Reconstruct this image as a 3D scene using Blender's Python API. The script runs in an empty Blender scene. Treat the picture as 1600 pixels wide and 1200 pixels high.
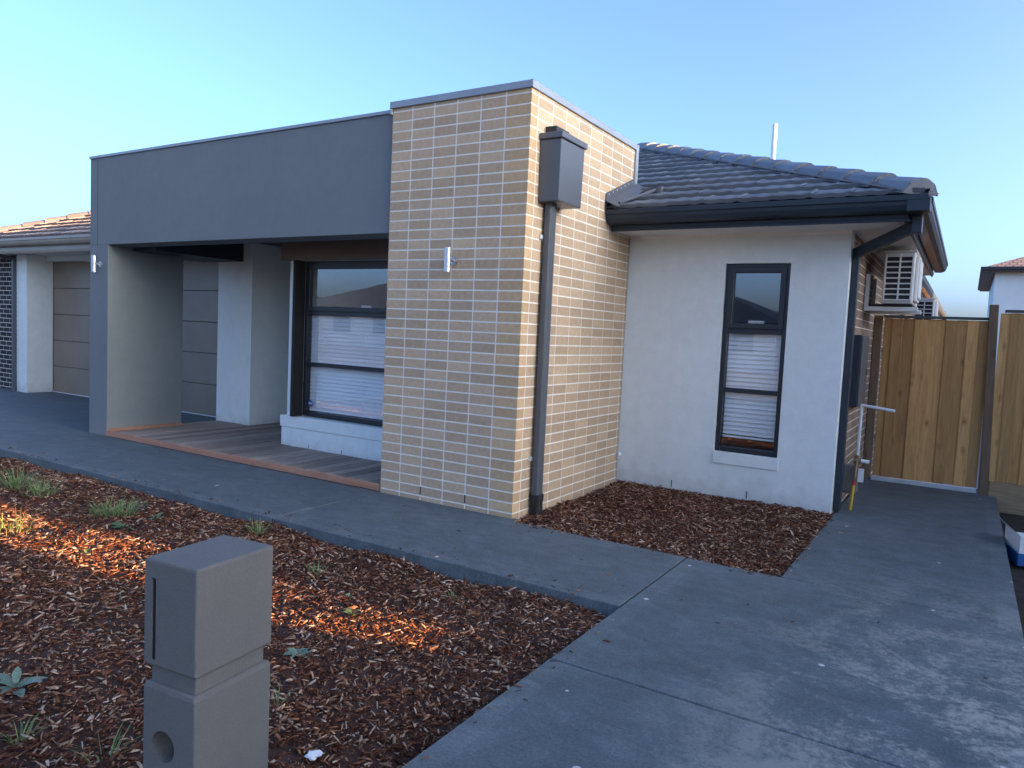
import bpy, bmesh, math, random
import numpy as np
from mathutils import Vector, Matrix
R = math.radians
random.seed(7)
rng = np.random.default_rng(11)
scene = bpy.context.scene
C = scene.collection

# ---------------------------------------------------------------- camera
cam_d = bpy.data.cameras.new('camera')
cam = bpy.data.objects.new('camera', cam_d)
C.objects.link(cam)
cam_d.sensor_width = 36.0
cam_d.lens = 1148.33 / 1600 * 36.0
cam_d.clip_start = 0.05
cam_d.clip_end = 2000
yaw, pitch, roll = 0.552248, -0.0710447, 0.0465764
fw = Vector((-math.sin(yaw) * math.cos(pitch), math.cos(yaw) * math.cos(pitch), math.sin(pitch)))
rt = Vector((math.cos(yaw), math.sin(yaw), 0))
up = rt.cross(fw)
r2 = math.cos(roll) * rt + math.sin(roll) * up
u2 = -math.sin(roll) * rt + math.cos(roll) * up
mw = Matrix((r2, u2, -fw)).transposed().to_4x4()
mw.translation = (3.046, -5.038, 1.518)
cam.matrix_world = mw
scene.camera = cam

# ---------------------------------------------------------------- sky, sun, exposure
SUN_EL, SUN_AZ = R(6.5), R(4.0)           # low sun along the street, just behind the house line
world = bpy.data.worlds.new('World')
scene.world = world
world.use_nodes = True
wn = world.node_tree
bg = wn.nodes['Background']
sky = wn.nodes.new('ShaderNodeTexSky')
sky.sky_type = 'NISHITA'
sky.sun_disc = False
sky.sun_elevation = SUN_EL
sky.sun_rotation = R(90) - SUN_AZ
sky.altitude = 50
sky.air_density = 0.40
sky.dust_density = 4.5
sky.ozone_density = 2.2
wn.links.new(sky.outputs[0], bg.inputs[0])
bg.inputs[1].default_value = 0.15
sd = Vector((math.cos(SUN_EL) * math.cos(SUN_AZ), math.cos(SUN_EL) * math.sin(SUN_AZ), math.sin(SUN_EL)))
sun_d = bpy.data.lights.new('sun', 'SUN')
sun_d.energy = 4.2
sun_d.angle = R(0.5)
sun_d.color = (1.0, 0.55, 0.24)
sun = bpy.data.objects.new('sun', sun_d)
C.objects.link(sun)
sun.rotation_euler = sd.to_track_quat('Z', 'Y').to_euler()
sun.location = sd * 60
scene.view_settings.view_transform = 'Standard'
scene.view_settings.look = 'None'
scene.view_settings.exposure = 2.88
scene.view_settings.gamma = 1.0

# ---------------------------------------------------------------- helpers
def tag(o, label=None, cat=None, group=None, kind=None):
    if label: o['label'] = label
    if cat: o['category'] = cat
    if group: o['group'] = group
    if kind: o['kind'] = kind
    return o

def thing(name, label, cat, loc=(0, 0, 0), group=None, rz=0.0):
    o = bpy.data.objects.new(name, None)
    o.empty_display_size = 0.1
    C.objects.link(o)
    o.location = loc
    o.rotation_euler = (0, 0, rz)
    return tag(o, label, cat, group)

def link(name, me, mat=None, parent=None, loc=None, rot=None):
    o = bpy.data.objects.new(name, me)
    if mat is not None and len(me.materials) == 0:
        me.materials.append(mat)
    C.objects.link(o)
    if parent is not None:
        o.parent = parent
    if loc is not None: o.location = loc
    if rot is not None: o.rotation_euler = rot
    return o

def mesh(name, verts, faces, smooth=False):
    me = bpy.data.meshes.new(name)
    me.from_pydata([tuple(v) for v in verts], [], faces)
    me.update()
    if smooth:
        for p in me.polygons: p.use_smooth = True
    return me

class MB:
    """collects solids into one mesh"""
    def __init__(s): s.v = []; s.f = []
    def add(s, verts, faces):
        n = len(s.v); s.v += [tuple(v) for v in verts]; s.f += [tuple(i + n for i in f) for f in faces]; return s
    def box(s, x0, x1, y0, y1, z0, z1):
        v = [(x, y, z) for z in (z0, z1) for y in (y0, y1) for x in (x0, x1)]
        return s.add(v, [(0, 2, 3, 1), (4, 5, 7, 6), (0, 1, 5, 4), (2, 6, 7, 3), (0, 4, 6, 2), (1, 3, 7, 5)])
    def tube(s, a, b, r, n=12, r2=None):
        a, b = Vector(a), Vector(b); d = (b - a).normalized()
        q = d.to_track_quat('Z', 'Y'); r2 = r if r2 is None else r2
        vs = []
        for P, rr in ((a, r), (b, r2)):
            for i in range(n):
                t = 2 * math.pi * i / n
                vs.append(P + q @ Vector((rr * math.cos(t), rr * math.sin(t), 0)))
        fs = [(i, (i + 1) % n, n + (i + 1) % n, n + i) for i in range(n)]
        fs += [tuple(range(n - 1, -1, -1)), tuple(range(n, 2 * n))]
        return s.add(vs, fs)
    def prism(s, poly, axis, a0, a1):
        """poly: 2D points in the two other axes (order x,y,z)"""
        n = len(poly); vs = []
        for a in (a0, a1):
            for (p, q) in poly:
                vs.append({0: (a, p, q), 1: (p, a, q), 2: (p, q, a)}[axis])
        fs = [(i, (i + 1) % n, n + (i + 1) % n, n + i) for i in range(n)]
        fs += [tuple(range(n - 1, -1, -1)), tuple(range(n, 2 * n))]
        return s.add(vs, fs)
    def holewall(s, x0, x1, z0, z1, hx0, hx1, hz0, hz1, y0, y1):
        """wall in the XZ plane with one opening"""
        out = [(x0, z0), (x1, z0), (x1, z1), (x0, z1)]; inn = [(hx0, hz0), (hx1, hz0), (hx1, hz1), (hx0, hz1)]
        v = [(x, y0, z) for x, z in out] + [(x, y0, z) for x, z in inn] + [(x, y1, z) for x, z in out] + [(x, y1, z) for x, z in inn]
        f = []
        for i in range(4):
            j = (i + 1) % 4
            f += [(i, j, 4 + j, 4 + i), (8 + j, 8 + i, 12 + i, 12 + j), (4 + i, 4 + j, 12 + j, 12 + i), (j, i, 8 + i, 8 + j)]
        return s.add(v, f)
    def me(s, name, bevel=0.0, seg=1, smooth=False):
        me = mesh(name, s.v, s.f)
        bm = bmesh.new(); bm.from_mesh(me)
        bmesh.ops.recalc_face_normals(bm, faces=bm.faces)
        if bevel > 0:
            es = [e for e in bm.edges if len(e.link_faces) == 2 and e.calc_face_angle(0) > 0.5]
            bmesh.ops.bevel(bm, geom=es, offset=bevel, segments=seg, profile=0.5, affect='EDGES', clamp_overlap=True)
        bm.to_mesh(me); bm.free()
        if smooth:
            for p in me.polygons: p.use_smooth = True
            try: me.set_sharp_from_angle(angle=R(35))
            except Exception: pass
        return me
    def build(s, name, mat, parent=None, bevel=0.0, seg=1, smooth=False, **k):
        return link(name, s.me(name, bevel, seg, smooth), mat, parent, **k)

def box(name, x0, x1, y0, y1, z0, z1, mat, parent=None, bevel=0.003):
    return MB().box(x0, x1, y0, y1, z0, z1).build(name, mat, parent, bevel)

# ---------------------------------------------------------------- materials
class NT:
    def __init__(s, name):
        s.m = bpy.data.materials.new(name); s.m.use_nodes = True
        s.t = s.m.node_tree; s.b = s.t.nodes['Principled BSDF']
    def n(s, typ, **kw):
        nd = s.t.nodes.new(typ)
        for k, v in kw.items(): setattr(nd, k, v)
        return nd
    def l(s, a, b): s.t.links.new(a, b)
    def coord(s, which='Object', scale=None):
        o = s.n('ShaderNodeTexCoord').outputs[which]
        if scale is not None:
            mp = s.n('ShaderNodeMapping'); mp.inputs['Scale'].default_value = scale
            s.l(o, mp.inputs[0]); o = mp.outputs[0]
        return o
    def noise(s, vec, scale, detail=4, rough=0.6, dist=0.0):
        nd = s.n('ShaderNodeTexNoise'); s.l(vec, nd.inputs['Vector'])
        nd.inputs['Scale'].default_value = scale; nd.inputs['Detail'].default_value = detail
        nd.inputs['Roughness'].default_value = rough; nd.inputs['Distortion'].default_value = dist
        return nd.outputs['Fac']
    def ramp(s, fac, stops, interp='LINEAR'):
        r = s.n('ShaderNodeValToRGB'); r.color_ramp.interpolation = interp
        el = r.color_ramp.elements
        while len(el) < len(stops): el.new(0.5)
        for e, (p, c) in zip(el, stops):
            e.position = p; e.color = (c, c, c, 1) if isinstance(c, (int, float)) else (*c, 1)
        s.l(fac, r.inputs[0]); return r.outputs['Color']
    def mix(s, a, b, fac, mode='MIX'):
        m = s.n('ShaderNodeMix', data_type='RGBA', blend_type=mode)
        for sock, val in ((m.inputs[6], a), (m.inputs[7], b), (m.inputs[0], fac)):
            if hasattr(val, 'links') or hasattr(val, 'is_output'): s.l(val, sock)
            elif isinstance(val, (int, float)): sock.default_value = val
            else: sock.default_value = (*val, 1)
        return m.outputs[2]
    def math(s, op, a, b=None):
        m = s.n('ShaderNodeMath', operation=op)
        for i, v in enumerate((a, b)):
            if v is None: continue
            if isinstance(v, (int, float)): m.inputs[i].default_value = v
            else: s.l(v, m.inputs[i])
        return m.outputs[0]
    def sep(s, vec):
        x = s.n('ShaderNodeSeparateXYZ'); s.l(vec, x.inputs[0]); return x.outputs
    def rand(s): return s.n('ShaderNodeObjectInfo').outputs['Random']
    def col(s, c):
        if hasattr(c, 'is_output'): s.l(c, s.b.inputs['Base Color'])
        else: s.b.inputs['Base Color'].default_value = (*c, 1)
    def rough(s, c):
        if hasattr(c, 'is_output'): s.l(c, s.b.inputs['Roughness'])
        else: s.b.inputs['Roughness'].default_value = c
    def bump(s, h, dist=0.002, strength=1.0):
        b = s.n('ShaderNodeBump'); b.inputs['Distance'].default_value = dist; b.inputs['Strength'].default_value = strength
        s.l(h, b.inputs['Height']); s.l(b.outputs[0], s.b.inputs['Normal'])

def paint(name, c, rough=0.5, var=0.12, bumpd=0.0004, scale=3.0, metal=0.0, spec=0.5):
    t = NT(name); o = t.coord('Object')
    n1 = t.noise(o, scale, 5); n2 = t.noise(o, scale * 14, 3)
    f = t.ramp(n1, [(0.3, 1 - var), (0.7, 1 + var)])
    t.col(t.mix(c, f, 1.0, 'MULTIPLY'))
    t.rough(t.ramp(n2, [(0.2, max(0, rough - 0.06)), (0.8, min(1, rough + 0.06))]))
    t.b.inputs['Metallic'].default_value = metal
    t.b.inputs['Specular IOR Level'].default_value = spec
    if bumpd: t.bump(n2, bumpd, 0.5)
    return t.m

def render_coat(name, c, var=0.05):
    """textured acrylic render"""
    t = NT(name); o = t.coord('Object')
    big = t.noise(o, 0.8, 4); mid = t.noise(o, 9, 4); fine = t.noise(o, 160, 3, 0.7)
    a = t.mix(c, t.ramp(big, [(0.3, 1 - var), (0.7, 1 + var)]), 1.0, 'MULTIPLY')
    st = t.noise(t.coord('Object', (3.5, 3.5, 0.35)), 2.0, 4, 0.65)
    a = t.mix(a, t.ramp(st, [(0.35, 0.985), (0.6, 1.005)]), 1.0, 'MULTIPLY')
    a = t.mix(a, t.ramp(mid, [(0.25, 0.95), (0.75, 1.03)]), 1.0, 'MULTIPLY')
    a = t.mix(a, t.ramp(fine, [(0.3, 0.90), (0.7, 1.06)]), 1.0, 'MULTIPLY')
    z = t.sep(t.n('ShaderNodeNewGeometry').outputs['Position'])[2]
    dm = t.math('ADD', z, t.math('MULTIPLY', t.math('SUBTRACT', mid, 0.5), 0.35))
    a = t.mix((0.32, 0.27, 0.22), a, t.ramp(dm, [(0.0, 0.72), (0.22, 1.0)]))     # splash dirt at the foot
    t.col(a); t.rough(0.88); t.b.inputs['Specular IOR Level'].default_value = 0.25
    t.bump(t.math('ADD', t.math('MULTIPLY', fine, 0.5), t.math('MULTIPLY', mid, 0.6)), 0.004, 0.8)
    return t.m

def brick_mat(name, c, spec_dark, sat=0.13):
    t = NT(name); o = t.coord('Object'); r = t.rand()
    pos = t.n('ShaderNodeNewGeometry').outputs['Position']
    sp = t.noise(pos, 210, 2, 0.7); mid = t.noise(pos, 26, 4)
    # per-brick tint, also where many bricks share one mesh
    isl = t.n('ShaderNodeNewGeometry').outputs['Random Per Island']
    rr = t.math('FRACT', t.math('ADD', r, isl))
    a = t.mix(c, t.ramp(rr, [(0, 1 - sat), (0.5, 1.0), (1, 1 + sat)]), 1.0, 'MULTIPLY')
    a = t.mix(a, t.ramp(mid, [(0.3, 0.88), (0.7, 1.08)]), 1.0, 'MULTIPLY')
    a = t.mix(a, t.ramp(sp, [(0.30, 0.60), (0.42, 1.0), (0.66, 1.0), (0.78, 1.22)]), 1.0, 'MULTIPLY')
    blot = t.noise(pos, 60, 2)
    a = t.mix(a, spec_dark, t.ramp(blot, [(0.70, 0.0), (0.76, 0.5)]))
    t.col(a); t.rough(0.9); t.b.inputs['Specular IOR Level'].default_value = 0.2
    t.bump(t.math('ADD', sp, mid), 0.002, 0.7)
    return t.m

def concrete_mat(name, drive):
    t = NT(name)
    pos = t.n('ShaderNodeNewGeometry').outputs['Position']
    mp = t.n('ShaderNodeMapping'); mp.inputs['Scale'].default_value = (1.0, 1.0, 1.0); t.l(pos, mp.inputs[0]); pv = mp.outputs[0]
    st = t.n('ShaderNodeMapping'); st.inputs['Scale'].default_value = (1.6, 3.0, 1.0); st.inputs['Rotation'].default_value = (0, 0, 0.12); t.l(pos, st.inputs[0])
    trowel = t.noise(st.outputs[0], 2.2, 7, 0.72, 1.2)
    big = t.noise(pv, 0.9, 5, 0.6); mid = t.noise(pv, 6, 6, 0.7); fine = t.noise(pv, 220, 2, 0.7)
    c = t.ramp(trowel, [(0.28, (0.080, 0.095, 0.098)), (0.5, (0.104, 0.122, 0.125)), (0.75, (0.138, 0.158, 0.161))])
    c = t.mix(c, t.ramp(big, [(0.3, 0.90), (0.7, 1.10)]), 1.0, 'MULTIPLY')
    c = t.mix(c, t.ramp(mid, [(0.3, 0.80), (0.7, 1.18)]), 1.0, 'MULTIPLY')
    g2_ = t.noise(pv, 70, 3, 0.75)
    c = t.mix(c, t.ramp(g2_, [(0.28, 0.70), (0.5, 1.0), (0.72, 1.32)]), 1.0, 'MULTIPLY')
    c = t.mix(c, t.ramp(fine, [(0.3, 0.70), (0.7, 1.28)]), 1.0, 'MULTIPLY')
    xyz = t.sep(pos)
    edge = None
    if drive:
        # dusty trodden-in plaster over the wheel area, and dried paint drops
        e1 = t.math('SUBTRACT', 3.31, xyz[0]); e2 = t.math('SUBTRACT', xyz[0], 1.60)
        edge = t.math('MINIMUM', e1, e2)
        du = t.noise(pv, 1.6, 8, 0.74, 0.6)
        cl = t.noise(pv, 26, 7, 0.8)
        bx = t.n('ShaderNodeMapRange'); bx.inputs[1].default_value = 1.9; bx.inputs[2].default_value = 3.0; t.l(xyz[0], bx.inputs[0])
        by = t.n('ShaderNodeMapRange'); by.inputs[1].default_value = 0.9; by.inputs[2].default_value = -1.4; t.l(xyz[1], by.inputs[0])
        msk = t.math('MULTIPLY', t.ramp(t.math('ADD', t.math('MULTIPLY', du, 0.60), t.math('MULTIPLY', cl, 0.40)), [(0.49, 0.0), (0.575, 1.0)]),
                     t.math('MULTIPLY', bx.outputs[0], by.outputs[0]))
        c = t.mix(c, (0.50, 0.46, 0.385), t.math('MULTIPLY', msk, 0.6))
    else:
        edge = t.math('ADD', xyz[1], 1.13)
        du = t.noise(pv, 2.2, 7, 0.7)
        c = t.mix(c, (0.17, 0.165, 0.16), t.math('MULTIPLY', t.ramp(du, [(0.6, 0.0), (0.75, 1.0)]), 0.35))
    c = t.mix(c, t.mix(c, (1.13, 1.12, 1.11), 1.0, 'MULTIPLY'), t.ramp(edge, [(0.0, 1.0), (0.004, 0.0)]))
    cl_ = t.noise(pv, 30, 3)
    vo = t.n('ShaderNodeTexVoronoi'); vo.inputs['Scale'].default_value = 7.0; t.l(pv, vo.inputs['Vector'])
    vcol = t.sep(vo.outputs['Color'])
    rad = t.math('MULTIPLY', t.math('POWER', vcol[0], 7.0), 0.24 if drive else 0.09)
    drop = t.math('LESS_THAN', t.math('ADD', vo.outputs['Distance'], t.math('MULTIPLY', cl_, 0.10)), rad)
    c = t.mix(c, (0.62, 0.61, 0.58), t.math('MULTIPLY', drop, 0.8))
    t.col(c)
    t.rough(t.ramp(mid, [(0.2, 0.62), (0.8, 0.84)])); t.b.inputs['Specular IOR Level'].default_value = 0.35
    t.bump(t.math('ADD', t.math('MULTIPLY', fine, 0.5), t.math('ADD', mid, trowel)), 0.004, 0.55)
    return t.m

def timber(name, c1, c2, axis, knots=True, sc=1.0, rough=0.75):
    t = NT(name); r = t.rand()
    scv = [14, 14, 14]; scv[axis] = 0.9
    pos = t.n('ShaderNodeNewGeometry').outputs['Position']
    cb = t.n('ShaderNodeCombineXYZ'); k = t.math('MULTIPLY', r, 37.0)
    for i in range(3): t.l(k, cb.inputs[i])
    ad = t.n('ShaderNodeVectorMath', operation='ADD'); t.l(pos, ad.inputs[0]); t.l(cb.outputs[0], ad.inputs[1])
    mp = t.n('ShaderNodeMapping'); mp.inputs['Scale'].default_value = [v * sc for v in scv]; t.l(ad.outputs[0], mp.inputs[0])
    g = t.noise(mp.outputs[0], 1.4, 6, 0.7, 1.2)
    g2 = t.noise(mp.outputs[0], 9.0, 3, 0.7)
    a = t.ramp(g, [(0.28, c1), (0.68, c2)])
    a = t.mix(a, t.ramp(r, [(0, 0.62), (1, 1.2)]), 1.0, 'MULTIPLY')
    a = t.mix(a, t.ramp(g2, [(0.3, 0.86), (0.7, 1.08)]), 1.0, 'MULTIPLY')
    if knots:
        s2 = [7.0, 7.0, 7.0]; s2[axis] = 3.2
        m2 = t.n('ShaderNodeMapping'); m2.inputs['Scale'].default_value = s2; t.l(ad.outputs[0], m2.inputs[0])
        vo = t.n('ShaderNodeTexVoronoi'); vo.inputs['Scale'].default_value = 0.95; t.l(m2.outputs[0], vo.inputs['Vector'])
        dk = t.math('ADD', vo.outputs['Distance'], t.math('MULTIPLY', g2, 0.05))
        a = t.mix(a, (0.055, 0.025, 0.010), t.ramp(dk, [(0.04, 0.9), (0.09, 0.4), (0.22, 0.0)]))
    t.col(a); t.rough(rough); t.b.inputs['Specular IOR Level'].default_value = 0.3
    t.bump(t.math('ADD', g, g2), 0.0015, 0.7)
    return t.m

def leaf_mat(name, stops, trans=0.25):
    t = NT(name)
    isl = t.n('ShaderNodeNewGeometry').outputs['Random Per Island']
    rr = t.math('FRACT', t.math('ADD', isl, t.rand()))
    a = t.ramp(rr, stops); n = t.noise(t.coord('Object'), 60, 2)
    a = t.mix(a, t.ramp(n, [(0.3, 0.8), (0.7, 1.15)]), 1.0, 'MULTIPLY')
    t.col(a); t.rough(0.55)
    tr = t.n('ShaderNodeBsdfTranslucent'); t.l(a, tr.inputs[0])
    mx = t.n('ShaderNodeMixShader'); mx.inputs[0].default_value = trans
    t.l(t.b.outputs[0], mx.inputs[1]); t.l(tr.outputs[0], mx.inputs[2])
    t.l(mx.outputs[0], t.t.nodes['Material Output'].inputs[0])
    return t.m

def glass_mat():
    t = NT('window_glass'); nt = t.t
    lw = t.n('ShaderNodeLayerWeight'); lw.inputs[0].default_value = 0.5      # two-sided Schlick reflectance of a double pane
    fac = t.math('ADD', 0.20, t.math('MULTIPLY', t.math('POWER', lw.outputs['Facing'], 5.0), 0.80))
    tr = t.n('ShaderNodeBsdfTransparent'); tr.inputs[0].default_value = (0.95, 0.97, 0.97, 1)
    gl = t.n('ShaderNodeBsdfGlossy'); gl.inputs['Roughness'].default_value = 0.0; gl.inputs[0].default_value = (0.95, 0.97, 1, 1)
    nz = t.noise(t.coord('Object'), 2.2, 1); b = t.n('ShaderNodeBump'); b.inputs['Distance'].default_value = 0.004; b.inputs['Strength'].default_value = 0.06
    t.l(nz, b.inputs['Height']); t.l(b.outputs[0], gl.inputs['Normal'])
    mx = t.n('ShaderNodeMixShader'); t.l(fac, mx.inputs[0]); t.l(tr.outputs[0], mx.inputs[1]); t.l(gl.outputs[0], mx.inputs[2])
    t.l(mx.outputs[0], nt.nodes['Material Output'].inputs[0])
    return t.m

M = {}
M['white'] = render_coat('pale_render', (0.745, 0.785, 0.745))
M['grey'] = render_coat('charcoal_render', (0.180, 0.202, 0.204), 0.05)
M['brick'] = brick_mat('tan_brick', (0.54, 0.390, 0.250), (0.29, 0.18, 0.10))
M['header'] = brick_mat('tan_brick_warm_lit', (0.58, 0.395, 0.222), (0.30, 0.17, 0.085))  # corner bricks tinted warmer, standing in for low sunlight on that edge
M['sidebrick'] = brick_mat('brown_brick', (0.30, 0.215, 0.15), (0.15, 0.09, 0.06), 0.16)
M['darkbrick'] = brick_mat('dark_brick', (0.045, 0.040, 0.037), (0.02, 0.02, 0.02), 0.3)
M['mortar'] = paint('cream_mortar', (0.78, 0.74, 0.64), 0.95, 0.10, 0.0015, 8)
M['cap'] = paint('grey_metal_capping', (0.27, 0.30, 0.33), 0.38, 0.08, 0.0003)
M['gutter'] = paint('dark_steel', (0.030, 0.040, 0.052), 0.42, 0.05, 0, 3.0, 0.0, 0.25)
M['pipe'] = paint('charcoal_pipe_paint', (0.085, 0.094, 0.106), 0.38, 0.05, 0)
M['beige_gutter'] = paint('beige_steel', (0.30, 0.26, 0.20), 0.38, 0.1, 0.0003)
M['soffit'] = paint('soffit_sheet', (0.78, 0.75, 0.71), 0.8, 0.06, 0.0003)
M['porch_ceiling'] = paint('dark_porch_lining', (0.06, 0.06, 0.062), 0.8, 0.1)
M['frame'] = paint('charcoal_aluminium', (0.017, 0.020, 0.023), 0.38, 0.1, 0.0002)
M['darkwood'] = timber('dark_stained_reveal', (0.030, 0.024, 0.020), (0.050, 0.040, 0.033), 2, False)
M['lintel'] = paint('brown_lintel_cladding', (0.16, 0.125, 0.10), 0.7, 0.1)
M['glass'] = glass_mat()
M['blind'] = paint('white_blind', (0.92, 0.93, 0.93), 0.45, 0.04, 0)
M['dark_room'] = paint('room_paint', (0.62, 0.60, 0.57), 0.9, 0.05, 0)
M['chrome'] = paint('brushed_steel', (0.55, 0.55, 0.55), 0.38, 0.08, 0.0002, 30, 1.0)
M['black'] = paint('black_plastic', (0.012, 0.012, 0.014), 0.5)
M['whiteplastic'] = paint('white_plastic', (0.72, 0.72, 0.70), 0.5, 0.05)
M['acbody'] = paint('ivory_steel', (0.74, 0.73, 0.68), 0.5, 0.06)
M['tile'] = None
def tile_mat(name, c, v=0.14):
    t = NT(name); r = t.rand(); pos = t.n('ShaderNodeNewGeometry').outputs['Position']
    n1 = t.noise(pos, 5, 5); n2 = t.noise(pos, 140, 3, 0.7)
    a = t.mix(c, t.ramp(r, [(0, 1 - v), (1, 1 + v)]), 1.0, 'MULTIPLY')
    a = t.mix(a, t.ramp(n1, [(0.3, 0.85), (0.7, 1.14)]), 1.0, 'MULTIPLY')
    a = t.mix(a, t.ramp(n2, [(0.3, 0.9), (0.7, 1.1)]), 1.0, 'MULTIPLY')
    t.col(a); t.rough(t.ramp(n1, [(0.2, 0.42), (0.8, 0.6)])); t.bump(n2, 0.0012, 0.6)
    return t.m
M['tile'] = tile_mat('charcoal_roof_tile', (0.150, 0.166, 0.186))
M['browntile'] = tile_mat('brown_roof_tile', (0.215, 0.165, 0.145), 0.2)
M['garagedoor'] = paint('bronze_door_panel', (0.23, 0.185, 0.135), 0.40, 0.1, 0.0003, 2, 0.0, 0.45)
M['deck'] = timber('weathered_deck', (0.20, 0.145, 0.110), (0.38, 0.31, 0.255), 1, False, 1.0, 0.8)
M['deckred'] = timber('red_deck_edge', (0.30, 0.135, 0.075), (0.42, 0.22, 0.14), 0, False)
M['pine'] = timber('treated_pine', (0.56, 0.270, 0.085), (0.80, 0.455, 0.175), 2)
M['pinepost'] = timber('rough_pine_post', (0.15, 0.095, 0.058), (0.25, 0.165, 0.10), 2)
M['pinerail'] = timber('pine_plinth', (0.25, 0.165, 0.085), (0.38, 0.27, 0.155), 0)
M['galv'] = paint('galvanised_steel', (0.66, 0.67, 0.67), 0.45, 0.10, 0.0004, 8, 0.6)
M['letterbox'] = render_coat('taupe_letterbox_paint', (0.150, 0.145, 0.132), 0.03)
M['path'] = concrete_mat('coloured_concrete_path', False)
M['drive'] = concrete_mat('coloured_concrete_drive', True)
M['brass'] = paint('brass_fitting', (0.30, 0.22, 0.12), 0.45, 0.2, 0.0005, 20, 0.7)
M['yellow'] = paint('yellow_pipe', (0.62, 0.40, 0.03), 0.5, 0.1)
M['red'] = paint('red_tag', (0.45, 0.03, 0.02), 0.5)
M['paper'] = paint('white_paper', (0.74, 0.73, 0.70), 0.8, 0.06)
M['blue'] = paint('blue_card', (0.02, 0.11, 0.32), 0.5)
M['sign_blue'] = paint('sticker_blue', (0.03, 0.10, 0.45), 0.4)
M['asphalt'] = paint('asphalt', (0.10, 0.10, 0.102), 0.9, 0.15, 0.004, 20)
M['soil'] = paint('dark_soil', (0.040, 0.030, 0.022), 1.0, 0.4, 0.02, 9)
M['lawn'] = paint('grass_ground', (0.06, 0.085, 0.03), 1.0, 0.35, 0.02, 5)
M['grass'] = leaf_mat('grass_blade', [(0.0, (0.10, 0.17, 0.07)), (0.5, (0.19, 0.30, 0.09)), (0.9, (0.30, 0.37, 0.12)), (1.0, (0.42, 0.37, 0.18))], 0.35)
M['weed'] = leaf_mat('weed_leaf', [(0.0, (0.09, 0.15, 0.06)), (1.0, (0.17, 0.24, 0.09))])
M['weedpale'] = leaf_mat('pale_weed_leaf', [(0.0, (0.14, 0.20, 0.14)), (1.0, (0.22, 0.29, 0.20))])
M['hedge'] = leaf_mat('hedge_leaf', [(0.0, (0.03, 0.06, 0.02)), (1.0, (0.08, 0.12, 0.04))], 0.1)
M['bark'] = timber('shrub_bark', (0.06, 0.04, 0.03), (0.12, 0.09, 0.06), 2, False)
def chip_mat():
    t = NT('bark_chip'); g = t.n('ShaderNodeNewGeometry')
    isl = g.outputs['Random Per Island']; pos = g.outputs['Position']
    a = t.ramp(isl, [(0.0, (0.045, 0.018, 0.011)), (0.32, (0.122, 0.045, 0.024)), (0.62, (0.215, 0.086, 0.046)),
                     (0.82, (0.33, 0.185, 0.110)), (0.94, (0.50, 0.34, 0.23)), (1.0, (0.62, 0.47, 0.34))])
    a = t.mix(a, t.ramp(t.noise(pos, 90, 3, 0.7), [(0.25, 0.62), (0.75, 1.25)]), 1.0, 'MULTIPLY')
    a = t.mix(a, t.ramp(t.noise(pos, 1.6, 4), [(0.3, 0.78), (0.7, 1.2)]), 1.0, 'MULTIPLY')
    t.col(a); t.rough(0.95); t.b.inputs['Specular IOR Level'].default_value = 0.1
    t.bump(t.noise(pos, 260, 2), 0.001, 0.6)
    return t.m
M['chip'] = chip_mat()
M['mulch'] = paint('mulch_bed', (0.065, 0.030, 0.019), 1.0, 0.4, 0.02, 30)

# ================================================================= SETTING
g = MB().add([(-400, -400, -0.16), (400, -400, -0.16), (400, 600, -0.16), (-400, 600, -0.16)], [(0, 1, 2, 3)])
tag(g.build('ground', M['soil']), kind='structure')
g = MB().box(-80, 80, -19.0, -11.5, -0.30, -0.13)
tag(g.build('road', M['asphalt']), kind='structure')
g = MB().box(-80, 80, -9.6, -8.2, -0.3, -0.10)
tag(g.build('footpath', M['path']), kind='structure')
g = MB().box(-80, 80, -11.35, -9.62, -0.3, -0.115)
tag(g.build('verge', M['lawn']), kind='structure')
g = MB().box(-80, 80, -11.5, -11.35, -0.3, -0.03)
tag(g.build('kerb', M['path'], bevel=0.02), kind='structure')

path = bpy.data.objects.new('path', None); C.objects.link(path); tag(path, kind='structure')
GAP = 0.006
def slab(poly, mat, parent, z=0.0):
    return MB().prism(poly, 2, -0.14, z).build('slab', mat, parent, 0.004)
slab([(-1.42 + GAP, -1.23), (1.485 - GAP, -1.23), (1.485 - GAP, -0.06), (0.03, -0.06), (0.03, 0.03), (-1.42 + GAP, 0.03)], M['path'], path)
slab([(-5.90, -1.23), (-1.42 - GAP, -1.23), (-1.42 - GAP, 0.02), (-5.90, 0.02)], M['path'], path)
slab([(-13.5, -8.2), (-7.6, -8.2), (-7.6, -1.23), (-5.90 - GAP, -1.23), (-5.90 - GAP, 2.4), (-13.5, 2.4)], M['path'], path)
drive = bpy.data.objects.new('driveway', None); C.objects.link(drive); tag(drive, kind='structure')
slab([(2.12, -0.07 + GAP), (3.42, -0.07 + GAP), (3.42, 4.6), (2.12, 4.6)], M['drive'], drive)
slab([(1.485 + GAP, -2.06 + GAP), (3.42, -2.06 + GAP), (3.42, -0.07 - GAP), (1.485 + GAP, -0.07 - GAP)], M['drive'], drive)
slab([(1.485 + GAP, -8.2), (3.42, -8.2), (3.42, -2.06 - GAP), (1.485 + GAP, -2.06 - GAP)], M['drive'], drive)

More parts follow.
